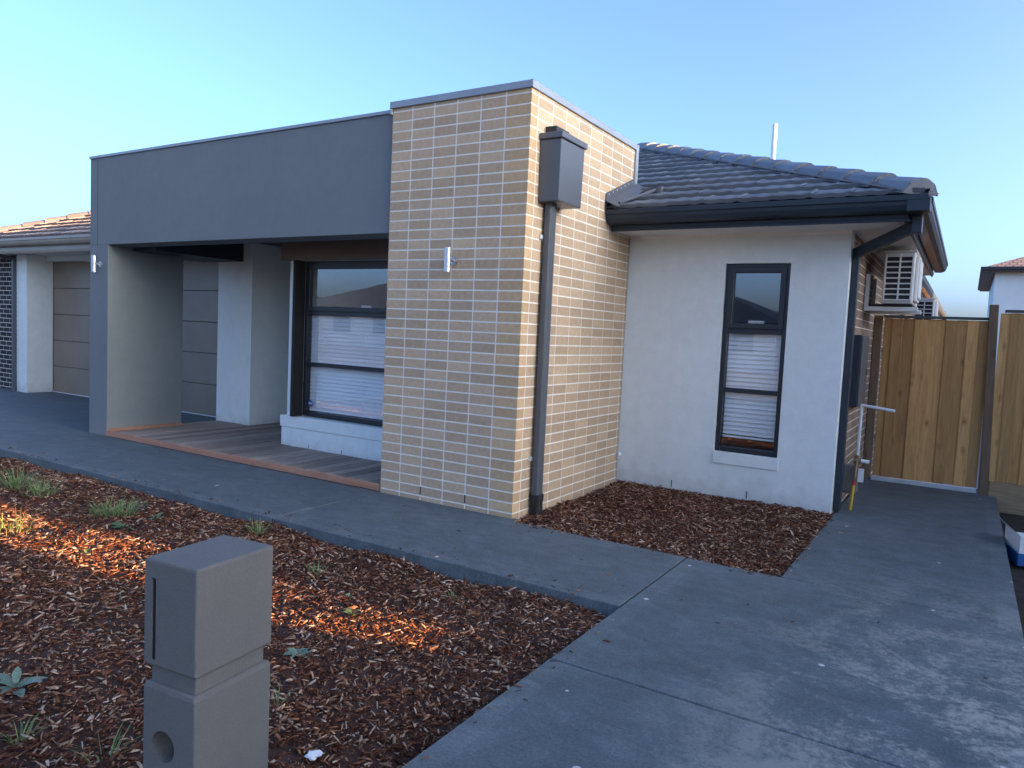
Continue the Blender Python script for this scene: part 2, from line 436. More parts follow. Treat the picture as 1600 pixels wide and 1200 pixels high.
# mulch beds: uneven sheet plus loose chips
def hgt(x, y):
    return (0.018 * np.sin(2.3 * x + 1.1) * np.cos(1.9 * y + 0.4) + 0.012 * np.sin(5.1 * x + 3.0 * y) + 0.008 * np.sin(9.7 * y - 6.1 * x))
def bed_z(x, y, kind):
    x = np.asarray(x, float); y = np.asarray(y, float)
    if kind == 0:
        d = np.minimum(-1.23 - y, 1.485 - x)                       # lower beside the slabs, heaped inside
        return -0.075 + 0.035 * np.clip(d / 0.7, 0, 1) + hgt(x, y)
    return -0.03 + 0.03 * np.clip((y - 0.2) / 1.6, 0, 1) + 0.6 * hgt(x, y)
def sheet(name, x0, x1, y0, y1, n, m, kind):
    xs = np.linspace(x0, x1, n); ys = np.linspace(y0, y1, m)
    X, Y = np.meshgrid(xs, ys); Z = bed_z(X, Y, kind)
    v = np.stack([X.ravel(), Y.ravel(), Z.ravel()], 1)
    f = [(j * n + i, j * n + i + 1, (j + 1) * n + i + 1, (j + 1) * n + i) for j in range(m - 1) for i in range(n - 1)]
    o = link(name, mesh(name, v.tolist(), f, True), M['mulch']); return tag(o, kind='structure')
sheet('mulch_bed', -7.6, 1.488, -8.2, -1.228, 120, 90, 0)
sheet('mulch_bed', 0.028, 2.122, -0.062, 2.2, 40, 40, 1)

CHIP_V = np.array([(-1, -1, 0), (-0.3, -1.1, 0.25), (0.6, -0.8, 0.1), (1, -0.2, 0), (0.9, 0.3, 0.05), (0.1, 1.0, 0.3), (-0.8, 0.8, 0.1)], float)
def chips(name, pts, zfun, lmin, lmax, label):
    n = len(pts)
    L = rng.uniform(0, 1, n) ** 2.4 * (lmax - lmin) + lmin
    Wd = np.clip(L * rng.uniform(0.12, 0.34, n), 0.003, 0.013)
    T = rng.uniform(0.0012, 0.004, n)
    nv = len(CHIP_V)
    v = np.repeat(CHIP_V[None], n, 0) + rng.normal(0, 0.14, (n, nv, 3)) * np.array([1, 1, 0.3])
    v[:, :, 0] *= L[:, None] / 2; v[:, :, 1] *= Wd[:, None] / 2; v[:, :, 2] *= Wd[:, None] * 0.8
    vb = v.copy(); vb[:, :, 2] -= T[:, None]
    v = np.concatenate([v, vb], 1)
    a = rng.uniform(0, 2 * np.pi, n); tl = rng.normal(0, 0.26, n); rl = rng.normal(0, 0.45, n)
    def rot(v, ang, i, j):
        c, s = np.cos(ang)[:, None], np.sin(ang)[:, None]; A, B = v[:, :, i].copy(), v[:, :, j].copy()
        v[:, :, i] = c * A - s * B; v[:, :, j] = s * A + c * B
    rot(v, rl, 1, 2); rot(v, tl, 0, 2); rot(v, a, 0, 1)
    lift = rng.uniform(0.0, 0.016, n) + np.abs(np.sin(tl)) * L * 0.35
    z = zfun(pts[:, 0], pts[:, 1]) + lift
    v += np.stack([pts[:, 0], pts[:, 1], z], 1)[:, None, :]
    top = list(range(nv)); bot = list(range(2 * nv - 1, nv - 1, -1))
    side = [(i, nv + i, nv + (i + 1) % nv, (i + 1) % nv) for i in range(nv)]
    loops = np.array(top + bot + [k for f in side for k in f]); sizes = np.array([nv, nv] + [4] * nv)
    V = v.reshape(-1, 3); nl = len(loops)
    LI = (loops[None] + (np.arange(n) * 2 * nv)[:, None]).ravel()
    SZ = np.tile(sizes, n); ST = np.concatenate([[0], np.cumsum(SZ)[:-1]])
    me = bpy.data.meshes.new(name)
    me.vertices.add(len(V)); me.vertices.foreach_set('co', V.astype(np.float32).ravel())
    me.loops.add(len(LI)); me.loops.foreach_set('vertex_index', LI.astype(np.int32))
    me.polygons.add(len(SZ)); me.polygons.foreach_set('loop_start', ST.astype(np.int32))
    me.update(calc_edges=True); me.validate()
    o = link(name, me, M['chip'])
    return tag(o, label, 'mulch', kind='stuff')
def scatter(x0, x1, y0, y1, n, dens=None):
    p = np.stack([rng.uniform(x0, x1, n), rng.uniform(y0, y1, n)], 1)
    if dens is not None: p = p[rng.uniform(0, 1, n) < dens(p)]
    return p
def in_view(p):
    d = p - np.array([3.046, -5.038]); dist = np.hypot(d[:, 0], d[:, 1])
    az = np.degrees(np.arctan2(-d[:, 0], d[:, 1]))                # degrees to the left of +Y
    vis = (az > -20) & (az < 95)
    return np.where(vis, np.clip(2.9 / np.maximum(dist, 0.5), 0.30, 1.0), 0.12)
pts = scatter(-7.5, 1.475, -8.1, -1.245, 360000, in_view)
far = np.hypot(pts[:, 0] - 3.046, pts[:, 1] + 5.038) > 4.2
chips('bark_mulch', pts[~far], lambda x, y: bed_z(x, y, 0), 0.007, 0.055, 'loose brown bark chips covering the front bed around the letterbox')
chips('bark_mulch', pts[far], lambda x, y: bed_z(x, y, 0), 0.014, 0.066, 'loose brown bark chips in the front bed along the path')
chips('bark_mulch', scatter(0.03, 2.125, -0.075, 2.08, 24000), lambda x, y: bed_z(x, y, 1), 0.012, 0.062, 'bark chips filling the small bed below the slim window')

edge = np.concatenate([np.stack([rng.uniform(-5.7, 1.45, 230), -1.225 + rng.exponential(0.05, 230)], 1), np.stack([1.49 + rng.exponential(0.05, 70), rng.uniform(-4.5, -1.25, 70)], 1),
                       np.stack([rng.uniform(0.1, 2.1, 70), -0.07 - rng.exponential(0.04, 70)], 1), np.stack([2.13 + rng.exponential(0.03, 45), rng.uniform(-0.05, 1.9, 45)], 1), np.stack([rng.uniform(-5, 3.3, 60), rng.uniform(-1.2, -0.1, 60)], 1)])
chips('bark_mulch', edge, lambda x, y: np.full(len(x), -0.004), 0.008, 0.045, 'stray bark chips spilled along the edges of the concrete')

# ================================================================= HOUSE
house = thing('house', 'single-storey house with tan brick pillar, charcoal portico and pale rendered wall', 'house')
W, H = 0.24, 0.086
zj = lambda j: 0.04 + (40 - j) * H
TOP = 3.436

# --- tan brick pillar, stack bonded
bw = MB().box(-1.416, -0.0018, 0.0018, 2.09, -0.12, TOP).build('brick_wall', M['mortar'], house)
bm_cache = {}
def brick_mesh(key, dx, dy, dz, mat):
    if key not in bm_cache:
        me = MB().box(-dx / 2, dx / 2, -dy / 2, dy / 2, -dz / 2, dz / 2).me('brick', 0.0010)
        me.materials.append(mat); bm_cache[key] = me
    return bm_cache[key]
def put_brick(x0, x1, y0, y1, z0, z1, mat, parent, jit=0.0003):
    key = (round(x1 - x0, 4), round(y1 - y0, 4), round(z1 - z0, 4), mat.name)
    o = bpy.data.objects.new('brick', brick_mesh(key, x1 - x0, y1 - y0, z1 - z0, mat))
    C.objects.link(o); o.parent = parent
    o.location = ((x0 + x1) / 2 + random.uniform(-jit, jit), (y0 + y1) / 2 + random.uniform(-jit, jit), (z0 + z1) / 2 + random.uniform(-jit, jit))
    o.rotation_euler = (random.uniform(-.001, .001), random.uniform(-.001, .001), random.uniform(-.0012, .0012))
    return o
rest = MB()
nind = 0
for j in range(1, 43):
    z0 = zj(j) + 0.006; z1 = min(zj(j - 1) - 0.006, TOP - 0.004)
    if z1 - z0 < 0.02: continue
    # corner brick: stretcher to the front, header to the side
    put_brick(-0.229, 0.0, 0.0, 0.109, z0, z1, M['header'], bw); nind += 1
    for k in range(5):
        xr = -0.24 - W * k
        put_brick(xr - 0.229 if k < 4 else -1.42, xr - 0.001, 0.0, 0.05, z0, z1, M['brick'], bw); nind += 1
    for m in range(9):
        y0 = 0.121 + W * m; y1 = min(y0 + 0.228, 2.085)
        if m == 0 and nind < 300 and j <= 42:
            put_brick(-0.05, 0.0, y0, y1, z0, z1, M['brick'], bw); nind += 1
        else:
            e = random.uniform(-.0003, .0003)
            rest.box(-0.05, 0.0 + e, y0, y1, z0, z1)
tag(rest.build('brick_courses', M['brick'], bw, 0.001), kind='stuff')

# parapet capping of pillar and portico
cap = MB()
cap.box(-1.445, 0.018, -0.018, 0.10, 3.425, 3.484).box(-0.10, 0.0185, 0.10, 2.10, 3.425, 3.4838).box(-1.445, -1.35, 0.10, 2.10, 3.425, 3.4838)
cap.build('capping', M['cap'], house, 0.003)
MB().box(-0.05, 0.020, 2.088, 2.15, 2.85, 3.482).build('capping', M['cap'], house, 0.003)
MB().box(-1.447, -1.4215, -0.0175, 0.30, 3.375, 3.4245).build('capping', M['cap'], house, 0.002)
MB().box(-6.325, -1.4475, 0.004, 0.34, 3.392, 3.424).build('capping', M['cap'], house, 0.003)

# --- charcoal portico
MB().box(-6.314, -5.916, 0.018, 1.03, -0.1, 2.345).box(-6.314, -1.4245, 0.018, 0.33, 2.3455, 3.392).build('portico_wall', M['grey'], house, 0.004)
MB().box(-6.30, -5.45, 0.334, 1.618, 2.30, 2.60).build('side_beam', M['gutter'], house, 0.003)
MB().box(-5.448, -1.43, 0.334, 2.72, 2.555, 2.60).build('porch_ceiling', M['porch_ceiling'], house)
MB().box(-6.30, -1.43, 0.334, 2.72, 2.602, 3.20).build('porch_roof', M['grey'], house)
MB().box(-6.152, -6.147, 0.0165, 0.020, 2.3456, 3.39).build('control_joint', M['black'], house)
# --- pier, entry recess, front door
MB().box(-5.985, -5.27, 1.62, 2.85, -0.1, 2.5545).build('entry_pier', M['white'], house, 0.004)
MB().box(-5.268, -3.69, 2.72, 2.85, 0.0, 2.554).build('entry_wall', M['white'], house)
door = MB().box(-4.95, -4.05, 2.68, 2.718, 0.08, 2.12).build('front_door', M['darkwood'], house, 0.003)
MB().tube((-4.15, 2.64, 0.9), (-4.15, 2.64, 1.3), 0.012).build('handle', M['chrome'], door)

# --- wall with the wide window
MB().holewall(-3.69, -1.425, -0.05, 2.5545, -3.52, -1.71, 0.42, 2.215, 0.89, 1.10).build('front_wall', M['white'], house)
MB().box(-3.69, -3.56, 1.102, 2.718, -0.05, 2.554).build('entry_wall', M['white'], house)
# --- wall with the slim window
MB().holewall(0.004, 2.10, -0.12, 2.545, 1.006, 1.606, 0.450, 2.266, 2.083, 2.28).build('side_wing_wall', M['white'], house, 0.0)
MB().box(1.004, 1.625, 2.068, 2.0825, 0.335, 0.4485).build('window_sill', M['white'], house, 0.003)
for x in (0.604, 1.350):
    MB().box(x - 0.004, x + 0.004, 2.0795, 2.0835, 0.03, 0.10).build('weep_hole', M['black'], house)
for x in (-0.955, -0.475):
    MB().box(x - 0.0045, x + 0.0045, -0.0012, 0.006, 0.050, 0.121).build('weep_hole', M['black'], house)

def window(x0, x1, z0, z1, zt, yf, parent, blind_z, blind_bottom, label, second):
    """awning sash over two fixed lights; yf is the front of the frame"""
    f = MB(); t = 0.045; d = 0.075
    f.box(x0, x0 + t, yf, yf + d, z0, z1).box(x1 - t, x1, yf, yf + d, z0, z1)
    f.box(x0 + t, x1 - t, yf, yf + d, z1 - t, z1).box(x0 + t, x1 - t, yf, yf + d, z0, z0 + t)
    win = f.build('window', M['frame'], parent, 0.003)
    win['label'] = label
    for z, w in ((zt[0], 0.030), (zt[1], 0.022)):
        MB().box(x0 + t, x1 - t, yf + 0.004, yf + d - 0.004, z - w, z + w).build('transom', M['frame'], win, 0.003)
    s = MB(); a0, a1, c0, c1 = x0 + t - 0.012, x1 - t + 0.012, zt[0] + 0.018, z1 - t + 0.012; w = 0.052; y = yf - 0.014
    s.box(a0, a0 + w, y, y + 0.05, c0, c1).box(a1 - w, a1, y, y + 0.05, c0, c1).box(a0 + w, a1 - w, y, y + 0.05, c1 - w, c1).box(a0 + w, a1 - w, y, y + 0.05, c0, c0 + w)
    s.build('sash', M['frame'], win, 0.003)
    for (p0, p1, yy) in ((c0 + w - 0.005, c1 - w + 0.005, yf + 0.016), (zt[1] + 0.02, zt[0] - 0.028, yf + 0.036), (z0 + t - 0.005, zt[1] - 0.02, yf + 0.036)):
        xa, xb = (a0 + w - 0.005, a1 - w + 0.005) if yy < yf + 0.03 else (x0 + t - 0.005, x1 - t + 0.005)
        MB().add([(xa, yy, p0), (xb, yy, p0), (xb, yy, p1), (xa, yy, p1)], [(0, 1, 2, 3)]).build('pane', M['glass'], win)
    # chain winder on the sill of the awning sash
    xm = (x0 + x1) / 2
    MB().box(xm - 0.075, xm + 0.075, yf + 0.05, yf + 0.085, c0 + w - 0.012, c0 + w + 0.028).box(xm + 0.02, xm + 0.05, yf + 0.04, yf + 0.06, c0 + w - 0.01, c0 + w + 0.012).build('winder', M['whiteplastic'], win, 0.004)
    # venetian blind
    b = MB(); z = blind_z; yb = yf + 0.070
    xs0, xs1 = x0 + 0.05, x1 - 0.05
    while z > blind_bottom:
        a = R(66 + random.uniform(-2.5, 2.5)); h = 0.025
        dy, dz = h * math.cos(a), h * math.sin(a); sag = random.uniform(-0.0018, 0.0018)
        b.add([(xs0, yb - dy, z - dz + sag), (xs1, yb - dy, z - dz - sag), (xs1, yb + dy, z + dz - sag), (xs0, yb + dy, z + dz + sag)], [(0, 1, 2, 3)])
        z -= 0.0435
    tag(b.build('blind_slats', M['blind'], win), kind='stuff')
    bl = MB().box(xs0, xs1, yb - 0.016, yb + 0.016, z - 0.012, z + 0.008).box(xs0, xs1, yb - 0.02, yb + 0.02, blind_z + 0.012, blind_z + 0.05)
    bl.build('blind_rail', M['blind'], win, 0.003)
    c = MB()
    for k in range(3 if second else 2):
        xx = xs0 + (xs1 - xs0) * ((0.16, 0.84) if not second else (0.12, 0.5, 0.88))[k]
        c.tube((xx, yb - 0.014, z), (xx, yb - 0.014, blind_z + 0.02), 0.0012, 6)
    c.build('blind_cord', M['blind'], win)
    return win
window(1.008, 1.604, 0.452, 2.264, (1.632, 1.052), 2.116, house, 1.60, 0.60, 'slim three-light charcoal window with a white blind', False)
wwin = window(-3.518, -1.712, 0.434, 2.213, (1.632, 1.035), 0.965, house, 1.60, 0.47, 'wide three-light charcoal window under the porch', True)
st = MB().tube((-3.42, 0.999, 0.575), (-3.42, 0.9995, 0.575), 0.036, 20).build('sticker', M['sign_blue'], wwin)
MB().box(-3.45, -3.39, 0.9978, 0.9985, 0.568, 0.584).build('sticker_band', M['paper'], wwin)
MB().box(-3.44, -3.40, 0.9976, 0.9984, 0.5455, 0.5555).build('sticker_band', M['red'], wwin)
# dark reveal, brown lintel box, projecting sill
MB().box(-3.522, -3.5185, 0.815, 0.964, 0.422, 2.214).build('window_reveal', M['darkwood'], house)
MB().box(-3.5605, -3.5225, 0.815, 0.889, 0.422, 2.214).build('window_reveal', M['darkwood'], house, 0.002)
MB().box(-3.775, -1.4265, 0.815, 0.888, 2.216, 2.5535).build('lintel_box', M['lintel'], house, 0.003)
MB().box(-3.775, -1.4265, 0.860, 0.963, 0.286, 0.419).box(-3.762, -1.4265, 0.872, 0.8885, -0.02, 0.284).build('window_sill', M['white'], house, 0.005)
for x in (-3.30, -2.78):
    MB().box(x - 0.003, x + 0.003, 0.8695, 0.8725, 0.07, 0.115).build('weep_hole', M['black'], house)

# --- timber deck, boards laid front to back
dk = MB().box(-5.95, -1.43, 0.03, 1.615, -0.1, 0.030).box(-5.265, -3.70, 1.62, 2.715, -0.1, 0.030).build('deck', M['black'], house)
x = -5.935; i = 0
while x < -1.435:
    w = min(0.126, -1.432 - x); xm = x + w / 2
    y1 = 1.612
    if xm < -5.915 + 0.07: y0 = 1.035
    else: y0 = 0.024
    if -5.26 < x and x + w < -3.70: y1 = 2.71
    elif x + w > -3.72: y1 = 0.868
    MB().box(x, x + w, y0, y1, 0.040, 0.070).build('board', M['deck'], dk, 0.005, rot=(0, random.uniform(-.004, .004) * 0, 0), loc=(0, 0, random.uniform(-0.002, 0.002)))
    x += 0.140; i += 1
MB().box(-5.91, -3.20, 0.000, 0.022, 0.006, 0.069).build('edge_board', M['deckred'], dk, 0.003)
MB().box(-3.196, -1.432, 0.001, 0.022, 0.006, 0.0685).build('edge_board', M['deckred'], dk, 0.003)
MB().box(-5.912, -5.893, 0.03, 1.03, 0.0, 0.088).build('edge_board', M['deckred'], dk, 0.003)

# --- tiled hip roof
PT = R(22); TAN = math.tan(PT)
HIPC = 2.66 + 1.52                                   # x + y along the front right hip
EZ = 2.735; EY = 1.52
def tile_mesh(w=0.30, l=0.40):
    n = 10; v = []; f = []
    prof = [0.0036 * math.cos(2 * math.pi * (i / n) * 2 + 0.5) + (0.004 if i >= n - 1 else 0) for i in range(n + 1)]
    for (yy, lift) in ((0.0, 0.046), (l, 0.006)):
        for i in range(n + 1): v.append((w * i / n, yy, prof[i] + lift))
    for i in range(n + 1): v.append((w * i / n, 0.004, prof[i] + 0.046 - 0.036))
    N = n + 1
    for i in range(n):
        f.append((i, i + 1, N + i + 1, N + i)); f.append((i + 1, i, 2 * N + i, 2 * N + i + 1))
    f.append((0, N, 2 * N)); f.append((n, 2 * N + n, N + n))
    me = mesh('tile', v, f)
    for k, p in enumerate(me.polygons): p.use_smooth = (k % 2 == 0)
    return me
def tile_roof(parent, mat, origin, xdir, ydir, u0, u1, rows, keep, clip, gauge=0.325, w=0.30, sep=True):
    """tiles on a slope; keep(P) decides on the centre, clip = (point, normal) list for planes to cut at"""
    base = tile_mesh(w); base.materials.append(mat)
    X = Vector(xdir).normalized(); Yh = Vector(ydir).normalized()
    Yv = Vector((Yh.x * math.cos(PT), Yh.y * math.cos(PT), math.sin(PT))); Z = X.cross(Yv)
    rm = Matrix((X, Yv, Z)).transposed().to_4x4()
    joined = bmesh.new(); cnt = 0
    for r in range(rows):
        u = u0 - (0.15 if r % 2 else 0.0)
        while u < u1:
            o0 = Vector(origin) + X * u + Yv * (r * gauge)
            c = o0 + X * w / 2 + Yv * 0.18
            if keep(c):
                ml = rm.copy(); ml.translation = o0 + Z * random.uniform(-0.003, 0.003)
                me = base; need = False
                for (P, Nn) in clip:
                    ds = [(o0 + X * a + Yv * b - P).dot(Nn) for a in (0, w) for b in (0, 0.4)]
                    if max(ds) > 0: need = True
                    if min(ds) > 0: me = None
                if me is not None:
                    if need:
                        bm = bmesh.new(); bm.from_mesh(base); inv = ml.inverted()
                        for (P, Nn) in clip:
                            bmesh.ops.bisect_plane(bm, geom=bm.verts[:] + bm.edges[:] + bm.faces[:], plane_co=inv @ P, plane_no=(inv.to_3x3() @ Nn), clear_outer=True)
                        me = bpy.data.meshes.new('tile'); bm.to_mesh(me); bm.free(); me.materials.append(mat)
                    if len(me.vertices):
                        if sep:
                            o = bpy.data.objects.new('tile', me); C.objects.link(o); o.parent = parent; o.matrix_world = ml
                            o.matrix_local = ml
                        else:
                            t = me.copy(); t.transform(ml); joined.from_mesh(t); bpy.data.meshes.remove(t)
                        cnt += 1
            u += w
    if not sep:
        me = bpy.data.meshes.new('tile_rows'); joined.to_mesh(me)
        tag(link('tile_rows', me, mat, parent), kind='stuff')
    joined.free()
    return cnt
def ridge_caps(parent, mat, start, direction, n, step=0.39):
    d = Vector(direction).normalized(); s = Vector((d.y, -d.x, 0)).normalized()
    u = s.cross(d).normalized()
    if u.z < 0: u = -u; s = -s
    sec = [(-0.160, -0.050), (-0.105, 0.030), (-0.030, 0.066), (0.030, 0.066), (0.105, 0.030), (0.160, -0.050)]
    k = len(sec); v = []
    for (t, sc, lf) in ((0.0, 1.10, 0.016), (0.44, 0.96, 0.0)):
        for (a, b) in sec: v.append((a * sc, t, b * sc + lf))
    f = [(i, i + 1, k + i + 1, k + i) for i in range(k - 1)] + [tuple(range(k - 1, -1, -1)), tuple(range(k, 2 * k))]
    me = mesh('ridge_tile', v, f); me.materials.append(mat)
    bm = bmesh.new(); bm.from_mesh(me); bmesh.ops.recalc_face_normals(bm, faces=bm.faces)
    bmesh.ops.bevel(bm, geom=[e for e in bm.edges if e.calc_face_angle(0) > 0.25], offset=0.008, segments=2, affect='EDGES'); bm.to_mesh(me); bm.free()
    rm = Matrix((s, d, s.cross(d))).transposed().to_4x4()
    for i in range(n):
        m = rm.copy(); m.translation = Vector(start) + d * (step * i) + Vector((0, 0, random.uniform(-.004, .004)))
        o = bpy.data.objects.new('ridge_tile', me); C.objects.link(o); o.parent = parent; o.matrix_local = m

XR = 2.66; XL = -6.0; APX = (XR + XL) / 2; tA = (XR - XL) / 2; BACK = 7.2
ap = (APX, EY + tA, EZ + tA * TAN)
zr = EZ - 0.03
rv = [(XL, 2.30, zr + (2.30 - EY) * TAN), (0.03, EY, zr), (XR, EY, zr), ap[:2] + (ap[2] - 0.03,), (XR, BACK, zr), (XL, BACK, zr), (APX, BACK, ap[2] - 0.03), (0.03, 2.13, zr + (2.13 - EY) * TAN), (XL, 2.13, zr + (2.13 - EY) * TAN)]
roof = MB().add(rv, [(7, 1, 2, 3), (8, 7, 3), (2, 4, 6, 3), (5, 8, 3, 6), (4, 5, 6)]).build('roof', M['tile'], house)
hipn = Vector((1, 1, 0)).normalized(); hipP = Vector((XR, EY, 0))
tile_roof(roof, M['tile'], (0, EY - 0.03, EZ - 0.012), (1, 0, 0), (0, 1, 0), 0.05, 2.9, 12,
          lambda c: (c.x > 0.0 or c.y > 2.2), [(hipP - hipn * 0.02, hipn)])
tile_roof(roof, M['tile'], (0, EY - 0.03, EZ - 0.012), (1, 0, 0), (0, 1, 0), -1.45, 0.05, 12,
          lambda c: c.y > 2.22, [(hipP - hipn * 0.02, hipn)])
tile_roof(roof, M['tile'], (XR + 0.03, 0, EZ - 0.012), (0, 1, 0), (-1, 0, 0), EY - 0.2, BACK, 12,
          lambda c: c.y < BACK - 0.2, [(hipP + hipn * 0.02, -hipn)], sep=False)
ridge_caps(roof, M['tile'], (XR - 0.015, EY + 0.015, EZ + 0.03), (-1, 1, TAN), 15)
# bedding mortar under the hip caps
dh = Vector((-1, 1, TAN)).normalized(); P0 = Vector((XR - 0.02, EY + 0.02, EZ + 0.01)); P1 = P0 + dh * 5.6
sx = Vector((1, 1, 0)).normalized()
MB().add([P0 - sx * 0.175, P0 + sx * 0.175, P0 + Vector((0, 0, 0.075)), P1 - sx * 0.175, P1 + sx * 0.175, P1 + Vector((0, 0, 0.075))],
         [(0, 3, 5, 2), (1, 2, 5, 4), (0, 2, 1), (3, 4, 5)]).build('hip_bedding', paint('grey_pointing', (0.11, 0.11, 0.112), 0.9), roof)
# side apron flashing against the brick, and the diverter on the tiles
fl = MB()
for (y0, z0) in ((1.44, 2.755),):
    L_ = 0.66; dz = L_ * TAN
    fl.add([(0.004, y0, z0), (0.004, y0 + L_, z0 + dz), (0.004, y0 + L_, z0 + dz + 0.12), (0.004, y0, z0 + 0.12),
            (0.012, y0, z0), (0.012, y0 + L_, z0 + dz), (0.009, y0 + L_, z0 + dz + 0.12), (0.009, y0, z0 + 0.12)],
           [(0, 1, 2, 3), (4, 7, 6, 5), (0, 4, 5, 1), (3, 2, 6, 7), (0, 3, 7, 4), (1, 5, 6, 2)])
    fl.add([(0.010, y0 - 0.01, z0 - 0.02), (0.15, y0 - 0.01, z0 - 0.02), (0.15, y0 + L_, z0 + dz + 0.01), (0.010, y0 + L_, z0 + dz + 0.05), (0.01, y0 - 0.01, z0 + 0.045), (0.04, y0 - .01, z0 + 0.03), (0.04, y0 + L_, z0 + dz + 0.06), (0.01, y0 + L_, z0 + dz + 0.065)],
           [(0, 1, 2, 3), (4, 5, 6, 7), (5, 1, 2, 6), (4, 7, 3, 0)])
fl.build('flashing', M['pipe'], roof)
rvt = MB()
for k in range(7):
    y = 1.50 + 0.09 * k; z = 2.755 + 0.095 + (y - 1.44) * TAN
    rvt.tube((0.009, y, z), (0.014, y, z), 0.007, 8)
rvt.build('rivets', M['galv'], roof)
MB().tube((0.12, EY - 0.02, EZ + 0.05), (0.30, EY + 0.62, EZ + 0.05 + 0.63 * TAN), 0.016, 6).build('diverter', M['pipe'], roof)
MB().box(0.10, 0.33, EY + 0.50, EY + 0.66, EZ + 0.5 * TAN + 0.02, EZ + 0.55 * TAN + 0.06).build('flashing', M['pipe'], roof)

# gutters, fascias, soffits
GP = [(1.600, 2.590), (1.520, 2.588), (1.480, 2.604), (1.462, 2.640), (1.458, 2.668), (1.448, 2.676), (1.448, 2.716), (1.462, 2.722), (1.600, 2.700)]
gt = MB().prism(GP, 0, 0.012, 2.700).build('gutter', M['gutter'], house, 0.0015)
GQ = [(4.205 - a, b) for (a, b) in GP]                       # mirrored profile for the right-hand eave
MB().prism([(q[0] - 0.0305, q[1] - 0.001) for q in GQ], 1, 1.601, 6.60).build('gutter', M['gutter'], house, 0.0015)
MB().box(2.556, 2.7155, 1.4495, 1.60, 2.5905, 2.700).build('gutter_corner', M['gutter'], house, 0.003)
FP = [(1.585, 2.533), (1.585, 2.552), (1.578, 2.556), (1.578, 2.588), (1.585, 2.592), (1.585, 2.66), (1.61, 2.66), (1.61, 2.533)]
MB().prism(FP, 0, 0.014, 2.560).build('fascia', M['gutter'], house, 0.001)
MB().prism([(2.558 - (a - 1.585) + 0.002, b - 0.001) for a, b in FP], 1, 1.612, 6.58).build('fascia', M['gutter'], house, 0.001)
MB().box(0.004, 2.53, 1.612, 2.0825, 2.546, 2.554).box(2.1005, 2.53, 2.083, 6.55, 2.546, 2.554).build('soffit', M['soffit'], house)
MB().prism([(2.0825, 2.5455), (2.0825, 2.517), (2.066, 2.5455)], 0, 0.006, 2.10).build('soffit_bead', M['soffit'], house)

# --- side wall of brown brick, running bond
sw = MB().box(1.96, 2.0968, 2.2805, 6.6, -0.12, 2.545).build('side_brick_wall', M['mortar'], house)
sb = MB(); j = 0; z = 0.0 - 0.086
while z < 2.53:
    y = 2.10 + 0.001 - (0.12 if j % 2 else 0.0) + 0.2
    while y < 6.6:
        y0 = max(y, 2.283); y1 = min(y + 0.23, 6.6)
        if y1 - y0 > 0.02: sb.box(2.05, 2.0985 + random.uniform(-.0008, .0008), y0, y1, z + 0.005, min(z + 0.081, 2.542))
        y += 0.24
    z += 0.086; j += 1
tag(sb.build('brick_courses', M['sidebrick'], sw), kind='stuff')
# rear wing: wall and eave stepping in
MB().box(1.80, 2.02, 6.602, 24, -0.12, 2.52).build('rear_wall', M['sidebrick'], house)
MB().box(2.0205, 2.09, 6.602, 6.70, -0.12, 2.52).build('rear_wall', M['sidebrick'], house)
MB().box(2.022, 2.20, 6.72, 24, 2.52, 2.53).build('soffit', M['soffit'], house)
MB().prism([(2.20, 2.47), (2.20, 2.74), (2.215, 2.74), (2.225, 2.62), (2.31, 2.62), (2.335, 2.66), (2.34, 2.75), (2.35, 2.75), (2.352, 2.65), (2.32, 2.60), (2.225, 2.60), (2.215, 2.47)], 1, 6.72, 24).build('gutter', M['gutter'], house)
MB().add([(2.30, 6.72, 2.73), (2.30, 24, 2.73), (-1.5, 24, 2.73 + 3.8 * TAN), (-1.5, 6.72, 2.73 + 3.8 * TAN)], [(0, 1, 2, 3)]).build('rear_roof', M['tile'], house)
# rooms behind the glass
MB().box(-5.0, 1.958, 5.2, 5.3, -0.1, 2.52).box(0.006, 1.958, 2.282, 5.2, 2.56, 2.59).box(0.006, 1.958, 2.282, 5.2, -0.05, 0.02).box(-0.06, 0.003, 2.16, 5.2, -0.1, 2.6).build('room_lining', M['dark_room'], house)
MB().box(-3.55, -1.43, 4.0, 4.1, 0, 2.55).box(-3.55, -1.43, 1.104, 4.0, -0.05, 0.0).box(-3.55, -1.43, 1.104, 4.0, 2.605, 2.64).box(-1.42, -1.40, 2.10, 4.0, 0, 2.6).box(-3.557, -3.553, 2.72, 4.0, 0, 2.6).build('room_lining', M['dark_room'], house)

# --- rain head and square downpipe on the pillar
dp = MB().box(0.022, 0.080, 0.25, 0.352, 0.155, 2.60).build('downpipe', M['pipe'], house, 0.006)
MB().tube((0.052, 0.30, -0.05), (0.052, 0.30, 0.125), 0.054, 20).tube((0.052, 0.30, 0.118), (0.052, 0.30, 0.165), 0.060, 20).build('pipe_socket', M['black'], dp, smooth=True)
hx0, hx1, hy0, hy1 = 0.004, 0.198, 0.158, 0.570
rh = MB()
v = [(hx0, hy0 + 0.01, 2.575), (hx1 - 0.006, hy0 + 0.01, 2.575), (hx1 - 0.006, hy1 - 0.008, 2.575), (hx0, hy1 - 0.008, 2.575),
     (hx0, hy0, 3.06), (hx1, hy0, 3.06), (hx1, hy1, 3.06), (hx0, hy1, 3.06)]
rh.add(v, [(0, 3, 2, 1), (4, 5, 6, 7), (0, 1, 5, 4), (1, 2, 6, 5), (2, 3, 7, 6), (3, 0, 4, 7)])
rhead = rh.build('rain_head', M['pipe'], dp, 0.004)
MB().box(hx0, hx1 + 0.018, hy0 - 0.018, hy1 + 0.018, 3.062, 3.112).build('rim', M['pipe'], rhead, 0.005)
